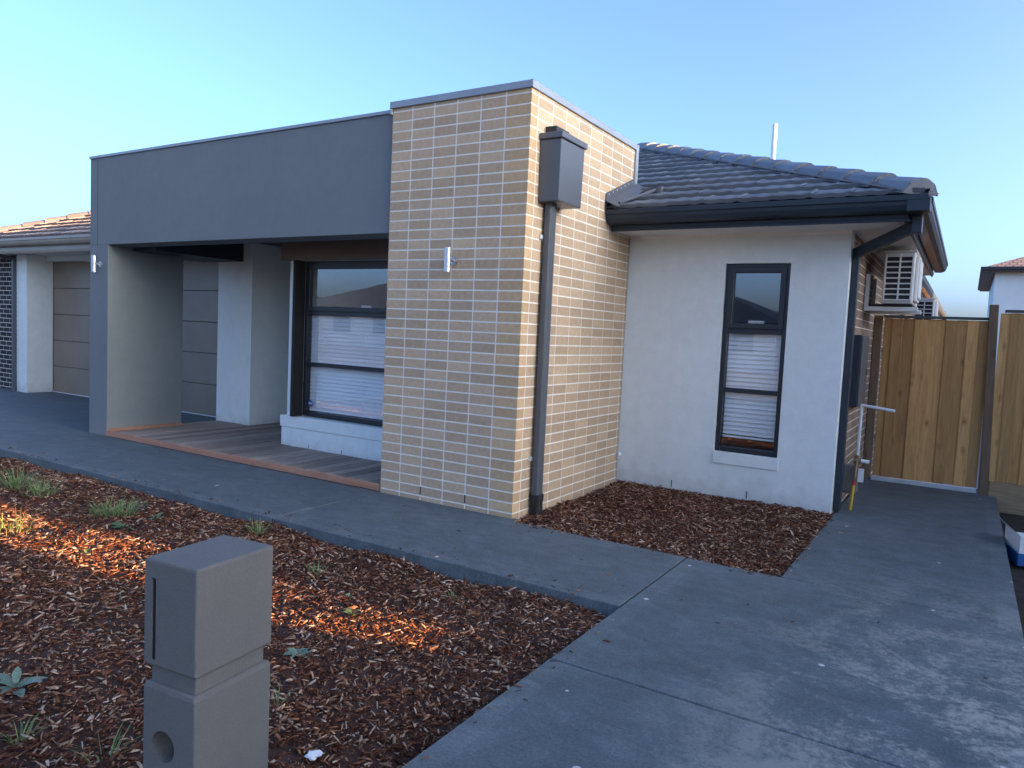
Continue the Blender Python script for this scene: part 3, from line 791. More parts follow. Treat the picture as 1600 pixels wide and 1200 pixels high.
MB().box(0.004, 0.105, 0.235, 0.455, 3.113, 3.185).build('overflow', M['black'], rhead, 0.003)
for z in (0.467, 2.30):
    MB().box(0.001, 0.024, 0.215, 0.251, z - 0.018, z + 0.018).build('clip', M['galv'], dp, 0.004)
# --- downpipe at the right corner, with its swan neck to the eave
d2 = MB().box(2.102, 2.160, 2.185, 2.285, 0.02, 2.36)
d2.add([(2.102, 2.186, 2.30), (2.102, 2.284, 2.30), (2.102, 2.284, 2.40), (2.102, 2.186, 2.40),
        (2.60, 1.66, 2.455), (2.60, 1.76, 2.455), (2.60, 1.76, 2.555), (2.60, 1.66, 2.555)],
       [(0, 1, 2, 3), (4, 7, 6, 5), (0, 4, 5, 1), (1, 5, 6, 2), (2, 6, 7, 3), (3, 7, 4, 0)])
d2.box(2.585, 2.66, 1.65, 1.77, 2.45, 2.60)
d2.build('downpipe', M['gutter'], house, 0.004)
# vent pipe above the far slope
MB().tube((0.55, 5.6, 3.3), (0.55, 5.6, 4.53), 0.034, 14).build('vent_pipe', M['whiteplastic'], house, smooth=True)
# small white conduit outlet in the corner
MB().tube((0.012, 2.06, 0.25), (0.012, 2.06, 0.31), 0.016, 10).tube((0.012, 2.06, 0.30), (0.05, 2.03, 0.30), 0.018, 10).build('conduit_elbow', M['whiteplastic'], house, smooth=True)

# ================================================================= GARAGE
gar = thing('garage', 'attached double garage with bronze panel door, pale piers and brown tiled roof', 'garage')
MB().box(-11.80, -11.44, 1.66, 2.115, -0.1, 2.50).build('pier', M['white'], gar, 0.004)
MB().box(-11.438, -5.987, 2.0, 2.16, 2.41, 2.50).build('lintel', M['white'], gar)
gd = MB().box(-11.438, -5.988, 2.155, 2.20, 0.0, 2.408).build('garage_door', M['black'], gar)
for k in range(5):
    z0 = 0.012 + k * 0.4795
    MB().box(-11.43, -5.995, 2.118, 2.154, z0, z0 + 0.4735).build('panel', M['garagedoor'], gd, 0.005)
MB().box(-11.43, -5.995, 2.112, 2.150, 0.0, 0.011).build('bottom_seal', M['whiteplastic'], gd)
db = MB().box(-12.95, -11.86, 1.7298, 2.1, -0.15, 2.50).build('dark_brick_wall', M['mortar'], gar)
j = 0; z = -0.046
while z < 2.48:
    x = -11.862 - (0.115 if j % 2 else 0.0)
    first = True
    x1 = -11.862
    while x1 > -12.9:
        w = (0.11 if (j % 2 and first) else 0.23); first = False
        put_brick(x1 - w, x1, 1.728, 1.76, z + 0.005, min(z + 0.081, 2.497), M['darkbrick'], db)
        x1 -= w + 0.01
    z += 0.086; j += 1
gp = MB().box(-11.858, -11.802, 1.60, 1.66, 0.06, 2.42).tube((-11.83, 1.63, -0.05), (-11.83, 1.63, 0.10), 0.05, 14).build('downpipe', M['pipe'], gar, 0.004)
MB().add([(-11.856, 1.602, 2.38), (-11.804, 1.602, 2.38), (-11.804, 1.659, 2.44), (-11.856, 1.659, 2.44), (-12.0, 1.25, 2.46), (-11.95, 1.25, 2.46), (-11.95, 1.30, 2.51), (-12.0, 1.30, 2.51)],
         [(0, 3, 2, 1), (4, 5, 6, 7), (0, 1, 5, 4), (1, 2, 6, 5), (2, 3, 7, 6), (3, 0, 4, 7)]).build('offset_pipe', M['pipe'], gp)
GX0, GX1, GY = -13.0, -6.32, 1.17
MB().box(GX0 + 0.06, GX1, GY + 0.09, 2.115, 2.505, 2.515).build('soffit', M['soffit'], gar)
MB().prism([(GY + 0.09, 2.46), (GY + 0.08, 2.50), (GY + 0.08, 2.60), (GY + 0.12, 2.60), (GY + 0.12, 2.46)], 0, GX0 + 0.05, GX1).build('fascia', M['beige_gutter'], gar)
MB().prism([(a - 1.448 + GY - 0.04, b - 0.02) for a, b in GP], 0, GX0, GX1).build('gutter', M['beige_gutter'], gar, 0.001)
GEZ = 2.70
gtop = 3.0
groof = MB().add([(GX0, GY, GEZ - 0.03), (GX1, GY, GEZ - 0.03), (GX1, GY + gtop, GEZ - 0.03 + gtop * TAN), (GX0 + gtop, GY + gtop, GEZ - 0.03 + gtop * TAN), (GX0, GY + 2 * gtop, GEZ - 0.03)],
                 [(0, 1, 2, 3), (0, 3, 4)]).build('roof', M['browntile'], gar)
hn = Vector((-1, 1, 0)).normalized()
tile_roof(groof, M['browntile'], (0, GY - 0.03, GEZ - 0.012), (1, 0, 0), (0, 1, 0), GX0 - 0.1, GX1 - 0.3, 8,
          lambda c: c.x < -7.4 and c.y < 3.9, [(Vector((GX0, GY, 0)) - hn * 0.02, hn)])
ridge_caps(groof, M['browntile'], (GX0 + 0.02, GY + 0.02, GEZ + 0.03), (1, 1, TAN), 10)
MB().box(-12.94, -11.86, 2.102, 7.0, -0.1, 2.50).build('side_wall', M['darkbrick'], gar)
MB().box(-11.44, -5.99, 6.8, 7.0, -0.1, 2.50).build('rear_wall', M['white'], gar)

# ================================================================= FIXTURES
def wall_light(x, y, z, label):
    t = thing('wall_light', label, 'wall light', (x, y, z), 'steel up-down wall lights')
    b = MB().tube((0, -0.075, -0.10), (0, -0.075, 0.10), 0.030, 24)
    b.build('barrel', M['chrome'], t, smooth=True)
    MB().tube((0.018, 0.002, 0.0), (0.018, -0.012, 0.0), 0.036, 20).build('back_plate', M['chrome'], t, smooth=True)
    MB().tube((0.018, -0.012, 0.0), (0.012, -0.060, 0.0), 0.012, 12).build('arm', M['chrome'], t, smooth=True)
    MB().tube((0, -0.075, 0.1005), (0, -0.075, 0.1015), 0.024, 20).tube((0, -0.075, -0.1015), (0, -0.075, -0.1005), 0.024, 20).build('lens', M['blind'], t)
    return t
wall_light(-0.70, 0.0, 2.09, 'brushed steel up-down light on the tan brick pillar')
wall_light(-6.085, 0.018, 2.107, 'brushed steel up-down light on the charcoal portico column')

def aircon(x, y, z, w, d, h, label, bracket):
    """outdoor unit: coil grille on the end facing the street, fan side towards the boundary"""
    t = thing('air_conditioner', label, 'air conditioner', (x, y, z), 'outdoor air conditioning units on the side wall')
    MB().box(0, w, 0.012, d, 0, h).build('body', M['acbody'], t, 0.012, 2)
    MB().box(0.014, w - 0.014, 0.006, 0.012, 0.03, h - 0.03).build('coil', M['black'], t)
    nb = 9
    for i in range(nb):
        zz = 0.035 + (h - 0.075) * i / (nb - 1)
        MB().box(0.012, w - 0.012, -0.006, 0.0055, zz - 0.007, zz + 0.007).build('grille_bar', M['acbody'], t, 0.002)
    for xx in (0.016, w * 0.52, w - 0.018):
        MB().box(xx - 0.008, xx + 0.008, -0.0075, 0.0057, 0.028, h - 0.028).build('grille_bar', M['acbody'], t, 0.002)
    MB().box(w, w + 0.03, d * 0.12, d * 0.68, 0.03, h - 0.03).box(w, w + 0.045, d * 0.16, d * 0.64, 0.06, h - 0.06).build('fan_guard', M['acbody'], t, 0.008)
    MB().box(-0.006, w + 0.012, 0.0, d + 0.008, h, h + 0.016).build('lid', M['acbody'], t, 0.004)
    if bracket:
        for yy in (0.08, d - 0.12):
            MB().box(-0.165, w + 0.05, yy, yy + 0.045, -0.075, -0.03).box(-0.165, -0.125, yy, yy + 0.045, -0.03, 0.30).build('bracket', M['acbody'], t, 0.004)
        MB().box(-0.15, w, 0.10, 0.14, -0.03, -0.002).box(-0.15, w, d - 0.14, d - 0.10, -0.03, -0.002).build('rubber_mount', M['black'], t)
    return t
aircon(2.268, 3.2, 1.975, 0.272, 0.82, 0.505, 'ivory outdoor unit bracketed high on the brick wall under the eave', True)
aircon(2.205, 9.2, 1.79, 0.30, 0.85, 0.60, 'ivory outdoor unit further back, half hidden behind the timber gate', True)

mbx = thing('meter_box', 'dark flat electricity meter box on the brown brick side wall', 'meter box', (2.10, 2.60, 0.95))
MB().box(0.0, 0.085, 0, 0.56, 0, 0.69).build('case', M['gutter'], mbx, 0.006)
MB().box(0.0855, 0.098, 0.012, 0.548, 0.012, 0.678).build('door', M['pipe'], mbx, 0.004)
MB().box(0.0985, 0.104, 0.47, 0.50, 0.30, 0.36).build('latch', M['black'], mbx, 0.002)

gm = thing('gas_riser', 'gas riser with yellow pipe, brass valve and grey conduit arm beside the wall', 'gas meter', (2.22, 2.42, 0.0))
MB().tube((0.0, 0.02, -0.02), (0.012, 0.05, 0.24), 0.014, 12).build('yellow_pipe', M['yellow'], gm, smooth=True)
MB().tube((0.012, 0.05, 0.23), (0.014, 0.055, 0.27), 0.016, 12).build('red_sleeve', M['red'], gm, smooth=True)
MB().tube((0.015, 0.06, 0.29), (0.02, 0.09, 0.46), 0.012, 12).build('copper_pipe', M['brass'], gm, smooth=True)
MB().tube((-0.01, 0.11, 0.46), (0.05, 0.11, 0.46), 0.030, 12).tube((0.02, 0.11, 0.42), (0.02, 0.11, 0.51), 0.024, 12).build('regulator', M['brass'], gm, smooth=True)
MB().tube((0.05, 0.11, 0.46), (0.12, 0.12, 0.455), 0.018, 12).build('outlet', M['whiteplastic'], gm, smooth=True)
MB().tube((0.015, 0.13, 0.48), (0.015, 0.16, 0.98), 0.014, 12).build('conduit', M['whiteplastic'], gm, smooth=True)
MB().tube((0.010, 0.16, 0.98), (0.300, 0.10, 0.955), 0.014, 12).build('conduit_arm', M['whiteplastic'], gm, smooth=True)
cv = [(0.30, 0.10, 0.955), (0.345, 0.10, 0.90), (0.375, 0.10, 0.83), (0.372, 0.10, 0.75)]
w_ = MB()
for a, b in zip(cv, cv[1:]): w_.tube(a, b, 0.0025, 6)
w_.build('cable', M['pipe'], gm)
MB().box(-0.11, 0.03, 0.14, 0.26, 0.13, 0.40).build('meter_case', paint('meter_grey', (0.16, 0.15, 0.13), 0.6), gm, 0.02, 2)
MB().box(0.035, 0.085, 0.10, 0.103, 0.26, 0.39).build('paper_tag', M['paper'], gm)
MB().box(0.035, 0.060, 0.095, 0.11, 0.39, 0.405).build('red_tag', M['red'], gm)

# ---- timber gate and fence
GYY = 4.36
gate = thing('timber_gate', 'treated pine paling gate with galvanised bottom rail between wall and post', 'gate', (2.2, GYY, 0))
ws = [0.085, 0.115, 0.130, 0.124, 0.190, 0.112, 0.104, 0.112, 0.118]
x = 0.012; sgap = -0.008
for i, w in enumerate(ws):
    yy = 0.0 if i % 2 else 0.0155
    MB().box(x, x + w, yy, yy + 0.015, 0.055, 1.868 + random.uniform(-.004, .004)).build('board', M['pine'], gate, 0.006, loc=(0, 0, 0), rot=(0, random.uniform(-.002, .002), 0))
    x += w + sgap
GW = x
MB().box(0.0, GW + 0.01, 0.0315, 0.06, 0.0, 0.05).box(0.0, GW + 0.01, -0.006, 0.0312, 0.0, 0.048).build('bottom_rail', M['galv'], gate, 0.003)
MB().box(GW + 0.002, GW + 0.022, -0.006, 0.04, 0.05, 1.02).build('closing_strip', M['galv'], gate, 0.002)
MB().box(-0.002, GW + 0.012, -0.008, 0.045, 1.875, 1.905).build('top_rail', paint('green_grey_rail', (0.07, 0.075, 0.065), 0.6), gate, 0.003)
MB().box(0.0, GW, 0.0315, 0.06, 0.45, 0.53).box(0.0, GW, 0.0315, 0.06, 1.45, 1.53).build('back_rail', M['pinerail'], gate)
MB().box(-0.098, -0.012, 0.03, 0.10, -0.05, 1.90).build('hinge_post', M['pinepost'], gate, 0.004)

fence = thing('timber_fence', 'treated pine paling fence with rough post and plinth board beside the gate', 'fence', (3.26, GYY, 0))
pm = MB().box(0.0, 0.085, -0.06, 0.04, -0.15, 2.04).build('post', M['pinepost'], fence, 0.006, rot=(0, R(-1.6), 0))
x = 0.052
for i in range(44):
    w = random.uniform(0.090, 0.112); yy = -0.036 if i % 2 else -0.0205
    MB().box(x, x + w + 0.008, yy, yy + 0.014, 0.155, 1.955 + random.uniform(-.004, .004)).build('board', M['pine'], fence, 0.002)
    x += w
MB().box(0.087, x, -0.052, -0.012, -0.17, 0.150).build('plinth', M['pinerail'], fence, 0.004)
MB().box(0.087, x, -0.045, 0.03, 1.962, 1.990).build('capping_rail', paint('green_grey_cap', (0.08, 0.08, 0.065), 0.7), fence, 0.003)
MB().box(0.087, x, -0.005, 0.03, 0.40, 0.48).box(0.087, x, -0.005, 0.03, 1.45, 1.53).build('back_rail', M['pinerail'], fence)

# ---- letterbox
lb = thing('letterbox', 'taupe rendered pillar letterbox with slot and newspaper hole in the mulch', 'letterbox', (1.298, -3.755, -0.06), rz=R(6.0))
hw, hd = 0.099, 0.136
def rrect(a, b, r, n=3):
    pts = []
    for (cx, cy, s) in ((a - r, b - r, 0), (-a + r, b - r, 1), (-a + r, -b + r, 2), (a - r, -b + r, 3)):
        for i in range(n + 1):
            t = math.pi / 2 * (s + i / n); pts.append((cx + r * math.cos(t), cy + r * math.sin(t)))
    return pts
def stack(levels):
    m = MB(); k = None; vs = []; fs = []
    for (z, ins) in levels:
        pp = rrect(hw - ins, hd - ins, 0.006 if ins < 0.012 else 0.004); k = len(pp)
        vs += [(p, q, z) for p, q in pp]
    for L_ in range(len(levels) - 1):
        for i in range(k):
            fs.append((L_ * k + i, L_ * k + (i + 1) % k, (L_ + 1) * k + (i + 1) % k, (L_ + 1) * k + i))
    fs.append(tuple(range(k - 1, -1, -1))); fs.append(tuple(range((len(levels) - 1) * k, len(levels) * k)))
    return m.add(vs, fs)
body = stack([(-0.1, 0), (0.574, 0), (0.584, 0.003), (0.588, 0.009), (0.5885, 0.015), (0.634, 0.015), (0.6345, 0.008), (0.638, 0.003), (0.644, 0), (0.922, 0), (0.928, 0.002), (0.930, 0.006)]).me('body')
bo = link('body', body, M['letterbox'], lb)
def cut(o, cutter):
    co = link('cutter', cutter)
    md = o.modifiers.new('cut', 'BOOLEAN'); md.operation = 'DIFFERENCE'; md.object = co; md.solver = 'EXACT'
    co.parent = o.parent
    bpy.context.view_layer.update()
    dg = bpy.context.evaluated_depsgraph_get()
    nm = bpy.data.meshes.new_from_object(o.evaluated_get(dg))
    o.modifiers.clear(); old = o.data; o.data = nm; nm.name = 'body'
    bpy.data.objects.remove(co)
cut(bo, MB().box(-hw + 0.032, -hw + 0.047, -hd - 0.05, -hd + 0.11, 0.655, 0.880).me('c'))
cut(bo, MB().tube((-0.018, -hd - 0.05, 0.424), (-0.018, -hd + 0.17, 0.424), 0.043, 28).me('c'))
bo.data.materials.clear(); bo.data.materials.append(M['letterbox'])
for p in bo.data.polygons: p.use_smooth = False
MB().box(-hw + 0.0315, -hw + 0.0475, -hd + 0.004, -hd + 0.109, 0.6545, 0.8805).build('slot_dark_fill', M['black'], lb)  # black block filling the slot, stands for the shade inside the hollow

# ================================================================= WEEDS AND LITTER
def blade(m, base, ang, lean, L, w):
    n = 5; P = Vector(base); d = Vector((math.cos(ang), math.sin(ang), 0)); s = Vector((-math.sin(ang), math.cos(ang), 0))
    th = lean[0]; vs = []
    for i in range(n + 1):
        f = i / n; ww = w * (1 - f ** 2.2) * (0.7 + 0.3 * min(1, f * 4))
        fold = Vector((0, 0, 0.15 * ww))
        if i == n: vs.append(P)
        else: vs += [P - s * ww / 2 + fold, P + s * ww / 2 + fold]
        th2 = th + (lean[1] - th) * f
        P = P + (d * math.sin(th2) + Vector((0, 0, math.cos(th2)))) * (L / n)
    fs = [(2 * i, 2 * i + 1, 2 * i + 3, 2 * i + 2) for i in range(n - 1)] + [(2 * n - 2, 2 * n - 1, 2 * n)]
    m.add(vs, fs)
def tuft(x, y, r, nb, L, label):
    z = float(bed_z(x, y, 0)); m = MB()
    for i in range(nb):
        a = random.uniform(0, 2 * math.pi); rr = r * random.random() ** 0.5 * 0.45
        a2 = a + random.uniform(-0.7, 0.7)
        blade(m, (rr * math.cos(a), rr * math.sin(a), 0), a2, (random.uniform(0.15, 0.8), random.uniform(0.8, 1.9)), L * random.uniform(0.5, 1.1), random.uniform(0.0028, 0.0062))
    o = link('grass_tuft', mesh('grass_tuft', m.v, m.f, True), M['grass'], None, (x, y, z))
    return tag(o, label, 'grass tuft', 'grass weeds in the mulch')
def leaf_mesh(L, w, droop):
    n = 6; vs = []; fs = []
    for i in range(n + 1):
        f = i / n; ww = w * (math.sin(math.pi * min(1, 0.12 + 0.88 * f) ** 1.25)) * 0.5 if i < n else 0.0006
        ww = max(ww, 0.0012)
        px = L * f; pz = L * (0.55 * f - droop * f * f)
        vs += [(px, -ww, pz + 0.25 * ww), (px, 0, pz), (px, ww, pz + 0.25 * ww)]
    for i in range(n):
        a = 3 * i
        fs += [(a, a + 3, a + 4, a + 1), (a + 1, a + 4, a + 5, a + 2)]
    return mesh('leaf', vs, fs, True)
LEAF = {k: leaf_mesh(*k) for k in ((0.085, 0.040, 0.45), (0.06, 0.028, 0.30), (0.13, 0.045, 0.40))}
_done = set()
def rosette(x, y, n, key, mat, label, sc=1.0, kind=0):
    z = float(bed_z(x, y, kind)); t = thing('leafy_weed', label, 'weed', (x, y, z), 'broad-leaved weeds in the mulch')
    base = LEAF[key]
    me = base.copy(); me.materials.append(mat)
    for i in range(n):
        o = bpy.data.objects.new('leaf', me); C.objects.link(o); o.parent = t
        a = 2 * math.pi * i / n * 1.0 + random.uniform(-.3, .3); s = sc * random.uniform(0.65, 1.15)
        o.location = (0.008 * math.cos(a), 0.008 * math.sin(a), 0.008 + 0.002 * i)
        o.rotation_euler = (random.uniform(-.3, .3), random.uniform(-0.45, 0.25), a); o.scale = (s, s, s)
    return t
tuft(-3.88, -1.92, 0.22, 130, 0.25, 'tall thin grey-green grass tuft farthest left in the mulch near the path')
tuft(-3.42, -1.95, 0.32, 130, 0.16, 'spreading low grass tuft beside the tall grey-green one')
tuft(-2.50, -1.84, 0.36, 260, 0.17, 'dense bright green grass tuft beside two leafy weeds')
tuft(-2.56, -2.56, 0.30, 70, 0.20, 'sparse sprawling grass with few long yellow blades')
tuft(-1.25, -1.50, 0.13, 50, 0.15, 'grass tuft by the path edge behind the letterbox')
tuft(-0.32, -1.80, 0.08, 26, 0.12, 'small lone grass tuft in the middle of the mulch bed')
tuft(0.57, -1.58, 0.05, 14, 0.07, 'tiny grass sprout close to the driveway end of the path')
tuft(0.60, -3.66, 0.10, 12, 0.17, 'few upright grass blades at the foot of the letterbox')
tuft(0.28, -3.78, 0.08, 22, 0.10, 'short dark grass tuft in the mulch street-side of the letterbox')
tuft(0.80, -3.08, 0.06, 16, 0.11, 'thin grass growing hard behind the letterbox')
tuft(-1.59, -1.30, 0.03, 6, 0.12, 'single dry seed stalk against the path edge')
rosette(-2.05, -2.05, 9, (0.085, 0.040, 0.45), M['weed'], 'yellow-green leafy weed just below the dense grass tuft', 1.0)
rosette(-2.12, -1.74, 7, (0.085, 0.040, 0.45), M['weed'], 'dark green flat weed to the path side of the dense grass tuft', 0.9)
rosette(0.14, -2.00, 8, (0.06, 0.028, 0.30), M['weedpale'], 'tiny weed seedling near the small lone grass tuft', 0.55)
rosette(0.38, -2.22, 7, (0.06, 0.028, 0.30), M['weed'], 'small star-shaped weed seedling in the sunlit mulch', 0.9)
rosette(0.545, -2.73, 9, (0.06, 0.028, 0.30), M['weedpale'], 'blue-green rosette weed with rounded leaves beside the letterbox', 0.95)
rosette(-0.09, -3.63, 10, (0.13, 0.045, 0.40), M['weedpale'], 'large pale broad-leaved weed at the street side of the mulch', 0.85)
rosette(-1.66, -2.51, 6, (0.06, 0.028, 0.30), M['weed'], 'little pale sprout in the mulch behind the letterbox', 0.7)

def crumple(name, x, y, z, s, mat, label, cat):
    bm = bmesh.new(); bmesh.ops.create_icosphere(bm, subdivisions=2, radius=s)
    for v in bm.verts:
        v.co *= random.uniform(0.55, 1.25); v.co.z *= 0.45
    me = bpy.data.meshes.new(name); bm.to_mesh(me); bm.free()
    return tag(link(name, me, mat, None, (x, y, z)), label, cat)
crumple('paper_scrap', 1.145, -3.20, -0.045, 0.030, M['paper'], 'crumpled white paper scrap on the mulch near the driveway', 'litter')
crumple('plastic_scrap', 0.95, -3.48, -0.02, 0.035, M['paper'], 'white plastic scrap lying against the back of the letterbox', 'litter')
ct = thing('carton', 'torn white and blue cardboard carton on dark soil beside the driveway', 'box', (3.60, 2.15, -0.12), rz=R(12))
cb = MB()
cb.box(-0.13, 0.13, -0.20, -0.194, 0.0, 0.17).box(-0.13, 0.13, 0.194, 0.20, 0.0, 0.17).box(-0.136, -0.13, -0.20, 0.20, 0, 0.22).box(0.13, 0.136, -0.2, 0.2, 0, 0.17).box(-0.13, 0.13, -0.194, 0.194, 0, 0.006)
cb.build('carton_wall', M['paper'], ct)
MB().add([(-0.136, -0.2, 0.22), (-0.136, 0.2, 0.22), (-0.20, 0.17, 0.29), (-0.19, -0.15, 0.27)], [(0, 1, 2, 3)]).build('flap', M['paper'], ct)
MB().box(-0.145, 0.145, -0.216, -0.202, -0.01, 0.085).box(-0.148, -0.138, -0.202, 0.2, -0.01, 0.085).build('blue_band', M['blue'], ct)

# ================================================================= OTHER HOUSES
def hiproof(m, x0, x1, y0, y1, z, pitch=TAN, oh=0.5):
    x0 -= oh; x1 += oh; y0 -= oh; y1 += oh
    h = min(x1 - x0, y1 - y0) / 2
    if y1 - y0 <= x1 - x0: a, b = (x0 + h, (y0 + y1) / 2), (x1 - h, (y0 + y1) / 2)
    else: a, b = ((x0 + x1) / 2, y0 + h), ((x0 + x1) / 2, y1 - h)
    zz = z + h * pitch
    v = [(x0, y0, z), (x1, y0, z), (x1, y1, z), (x0, y1, z), (*a, zz), (*b, zz), (x0, y0, z - 0.2), (x1, y0, z - 0.2), (x1, y1, z - 0.2), (x0, y1, z - 0.2)]
    if y1 - y0 <= x1 - x0: f = [(0, 1, 5, 4), (1, 2, 5), (2, 3, 4, 5), (3, 0, 4)]
    else: f = [(0, 1, 4), (1, 2, 5, 4), (2, 3, 5), (3, 0, 4, 5)]
    f += [(6, 7, 1, 0), (7, 8, 2, 1), (8, 9, 3, 2), (9, 6, 0, 3), (6, 9, 8, 7)]
    return m.add(v, f), zz
def roofsheet(name, c):
    t = NT(name); pos = t.n('ShaderNodeNewGeometry').outputs['Position']; br = t.n('ShaderNodeTexBrick')
    t.l(pos, br.inputs['Vector']); br.inputs['Scale'].default_value = 1.0
    br.inputs['Brick Width'].default_value = 0.30; br.inputs['Row Height'].default_value = 0.32; br.inputs['Mortar Size'].default_value = 0.03
    br.inputs['Color1'].default_value = (*c, 1); br.inputs['Color2'].default_value = tuple(v * 1.25 for v in c) + (1,); br.inputs['Mortar'].default_value = tuple(v * 0.35 for v in c) + (1,)
    t.col(br.outputs['Color']); t.rough(0.7); t.bump(br.outputs['Fac'], 0.03, -0.6)
    return t.m
M['rt1'] = roofsheet('terracotta_roof', (0.28, 0.195, 0.145)); M['rt2'] = roofsheet('slate_roof', (0.06, 0.06, 0.065))
M['cream'] = render_coat('cream_render', (0.50, 0.47, 0.42)); M['mid'] = render_coat('mid_grey_render', (0.42, 0.42, 0.41))
def simple_house(x0, x1, y0, y1, storeys, wallm, roofm, label, face=-1, windows=True):
    hgt_ = 2.6 * storeys + (0.2 if storeys > 1 else 0)
    t = thing('neighbour_house', label, 'house', ((x0 + x1) / 2, (y0 + y1) / 2, -0.1))
    ox, oy, oz = -(x0 + x1) / 2, -(y0 + y1) / 2, 0.1
    def B(name, m, mat): return m.build(name, mat, t, 0.0)
    X0, X1, Y0, Y1 = x0 + ox, x1 + ox, y0 + oy, y1 + oy
    B('wall', MB().box(X0, X1, Y0, Y1, -0.1, hgt_ + oz - 0.1), wallm)
    m = MB(); hiproof(m, X0, X1, Y0, Y1, hgt_ + oz + 0.1); r = B('roof', m, roofm)
    gm_ = MB(); e = 0.5
    for (a, b, c, d) in ((X0 - e - 0.1, X1 + e + 0.1, Y0 - e - 0.1, Y0 - e), (X0 - e - 0.1, X1 + e + 0.1, Y1 + e, Y1 + e + 0.1), (X0 - e - 0.1, X0 - e, Y0 - e, Y1 + e), (X1 + e, X1 + e + 0.1, Y0 - e, Y1 + e)):
        gm_.box(a, b, c, d, hgt_ + oz - 0.02, hgt_ + oz + 0.12)
    gm_.build('gutter', M['gutter'], t, 0)
    if windows:
        yf = Y0 if face < 0 else Y1; s = -1 if face < 0 else 1
        for st_ in range(storeys):
            zb = 0.1 + 0.9 + 2.75 * st_
            n = max(2, int((X1 - X0) / 3.2))
            for i in range(n):
                cx = X0 + (X1 - X0) * (i + 0.5) / n; ww = 0.9 if (i + st_) % 2 else 0.6
                f = MB().box(cx - ww, cx + ww, min(yf, yf + s * 0.04), max(yf, yf + s * 0.04), zb, zb + 1.3).build('window', M['frame'], t)
                q = yf + s * 0.045
                MB().add([(cx - ww + .07, q, zb + .07), (cx + ww - .07, q, zb + .07), (cx + ww - .07, q, zb + 1.23), (cx - ww + .07, q, zb + 1.23)], [(0, 1, 2, 3)]).build('pane', M['glass'], f)
    return t
simple_house(3.85, 14, 36, 48, 2, M['white'], M['rt1'], 'pale two-storey house with terracotta roof rising behind the timber fence', -1, False)
simple_house(-3.0, 8.0, -46, -34, 2, M['mid'], M['rt2'], 'grey two-storey house across the street mirrored in the slim window', 1)
simple_house(-17.5, -6.5, -47, -35, 1, M['cream'], M['rt2'], 'single-storey cream house across the street between two-storey ones', 1)
simple_house(-30.0, -21.0, -46, -34, 2, M['mid'], M['rt2'], 'grey two-storey house across the street mirrored in the wide window', 1)
simple_house(-44.5, -33, -47, -35, 1, M['cream'], M['rt1'], 'cream bungalow across the street with terracotta roof', 1)
simple_house(-60, -48, -47, -35, 1, M['mid'], M['rt2'], 'grey bungalow across the street with slate roof', 1)
simple_house(20, 30, 26, 41, 2, M['mid'], M['rt2'], 'grey two-storey house added out of view to shade the pale house')  # unseen blocker, keeps the low sun off the pale house's wall
nh = thing('neighbour_house', 'unseen flat-topped cream house next door, shaped to block the low sun', 'house', (16, 4, -0.1))  # out of view; height and front edge set to shade the facade
MB().box(-5, 5, -4.40, 9, -0.1, 5.45).build('wall', M['cream'], nh)
MB().box(-5.06, 5.06, -4.46, 9.06, 5.451, 5.53).build('capping', M['cap'], nh)
for cx in (-3.0, 0.2, 3.2):
    f_ = MB().box(cx - 0.8, cx + 0.8, -4.44, -4.4005, 0.9, 2.3).build('window', M['frame'], nh)
    MB().add([(cx - .73, -4.442, .97), (cx + .73, -4.442, .97), (cx + .73, -4.442, 2.23), (cx - .73, -4.442, 2.23)], [(0, 1, 2, 3)]).build('pane', M['glass'], f_)

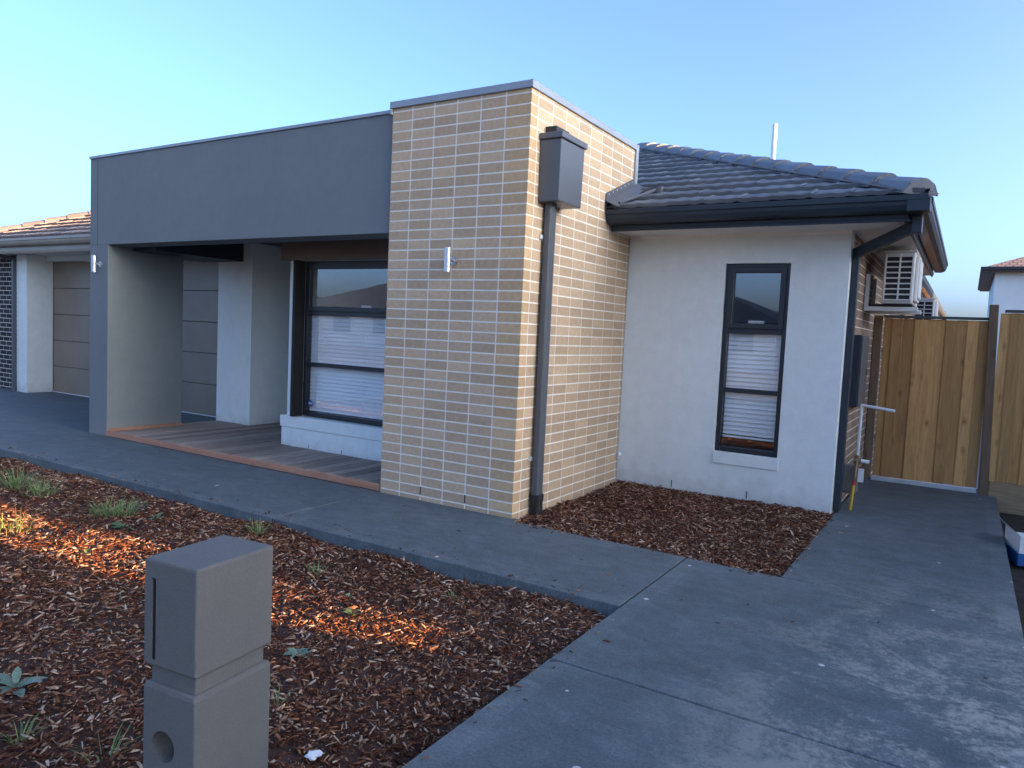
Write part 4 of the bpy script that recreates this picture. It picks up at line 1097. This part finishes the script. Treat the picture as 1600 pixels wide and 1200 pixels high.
# unseen shrubs and conifers, added to break up the low sun along the street
def leaves(n, fn, s0, s1):
    c = np.array([fn() for _ in range(n)]); m_v = rng.normal(0, 1, (n, 3)); m_v /= np.linalg.norm(m_v, axis=1)[:, None]
    a = np.cross(m_v, rng.normal(0, 1, (n, 3))); a /= np.linalg.norm(a, axis=1)[:, None]; b = np.cross(m_v, a)
    s = rng.uniform(s0, s1, n)[:, None]
    v = np.stack([c - a * s, c + b * s * 0.45, c + a * s, c - b * s * 0.45], 1).reshape(-1, 3)
    return v.tolist(), [(4 * i, 4 * i + 1, 4 * i + 2, 4 * i + 3) for i in range(n)]
def shrub(x, y, rx, ry, h, n, label, low=0.15, s=(0.03, 0.07), group=None):
    t = thing('shrub', label, 'shrub', (x, y, -0.15), group)
    def fn():
        while True:
            p = rng.uniform(-1, 1, 3)
            q = np.array([p[0], p[1], p[2]])
            if (q ** 2).sum() < 1 and rng.uniform() < 0.35 + 0.65 * (q ** 2).sum():
                return np.array([q[0] * rx, q[1] * ry, low + (h - low) * (q[2] * 0.5 + 0.5)])
    v, f = leaves(n, fn, *s)
    link('crown', mesh('crown', v, f), M['hedge'], t)
    m = MB()
    for k in range(5):
        a = k * 1.3; m.tube((0.03 * math.cos(a), 0.03 * math.sin(a), 0), (rx * 0.5 * math.cos(a), ry * 0.5 * math.sin(a), h * 0.75), 0.02, 6, 0.006)
    m.build('trunk', M['bark'], t)
    return t
for i, y in enumerate((-2.56, -3.5, -4.5, -5.5)):
    shrub(11.4 + 0.1 * (i % 2), y, 0.9, 0.80, 3.8, 7000, 'dense shrub added to block the sun, %s from the flat-topped house in its row' % ('nearest', 'second', 'third', 'farthest')[i], 0.0, (0.05, 0.10), 'shrub row added out of view to block the sun')  # added row, unseen, keeps sun off the letterbox and near mulch
for i, (x, y, h) in enumerate(((15.6, -6.6, 8.6), (15.2, -9.4, 8.8))):
    shrub(x, y, 1.6, 1.6, h, 5000, 'tall dark conifer added behind the shrub row to block glow, %s the flat-topped house' % ('nearer to', 'farther from')[i], 0.2, (0.14, 0.26), 'tall conifers added out of view to block glow')  # unseen, added to darken the faces turned to the sunset glow
shrub(11.3, -1.06, 0.2, 0.17, 3.0, 1500, 'slim columnar shrub added in the gap to split the sun streak', 0.0, (0.05, 0.10))  # unseen blocker, leaves a dark band between two sun streaks
shrub(10.4, -1.05, 0.4, 0.75, 2.0, 230, 'thin open shrub added before the slim columnar one to dapple the sun', 0.0, (0.05, 0.10))  # unseen, sparse leaves added to dapple the streak on the mulch
# unseen mound added to keep the low sun off the driveway
xs = np.linspace(3.9, 5.4, 22); ys = np.linspace(-8, -0.9, 60); Xg, Yg = np.meshgrid(xs, ys)
Zg = -0.2 + 0.64 * np.exp(-((Xg - 4.6) / 0.36) ** 2) * np.clip((-1.1 - Yg) / 0.4, 0, 1) * (0.9 + 0.12 * np.sin(5 * Yg) + 0.08 * np.sin(13 * Yg + 4 * Xg))
sm = mesh('shade_mound', np.stack([Xg.ravel(), Yg.ravel(), Zg.ravel()], 1).tolist(), [(j * 22 + i, j * 22 + i + 1, (j + 1) * 22 + i + 1, (j + 1) * 22 + i) for j in range(59) for i in range(21)], True)
tag(link('shade_mound', sm, M['soil']), kind='structure')
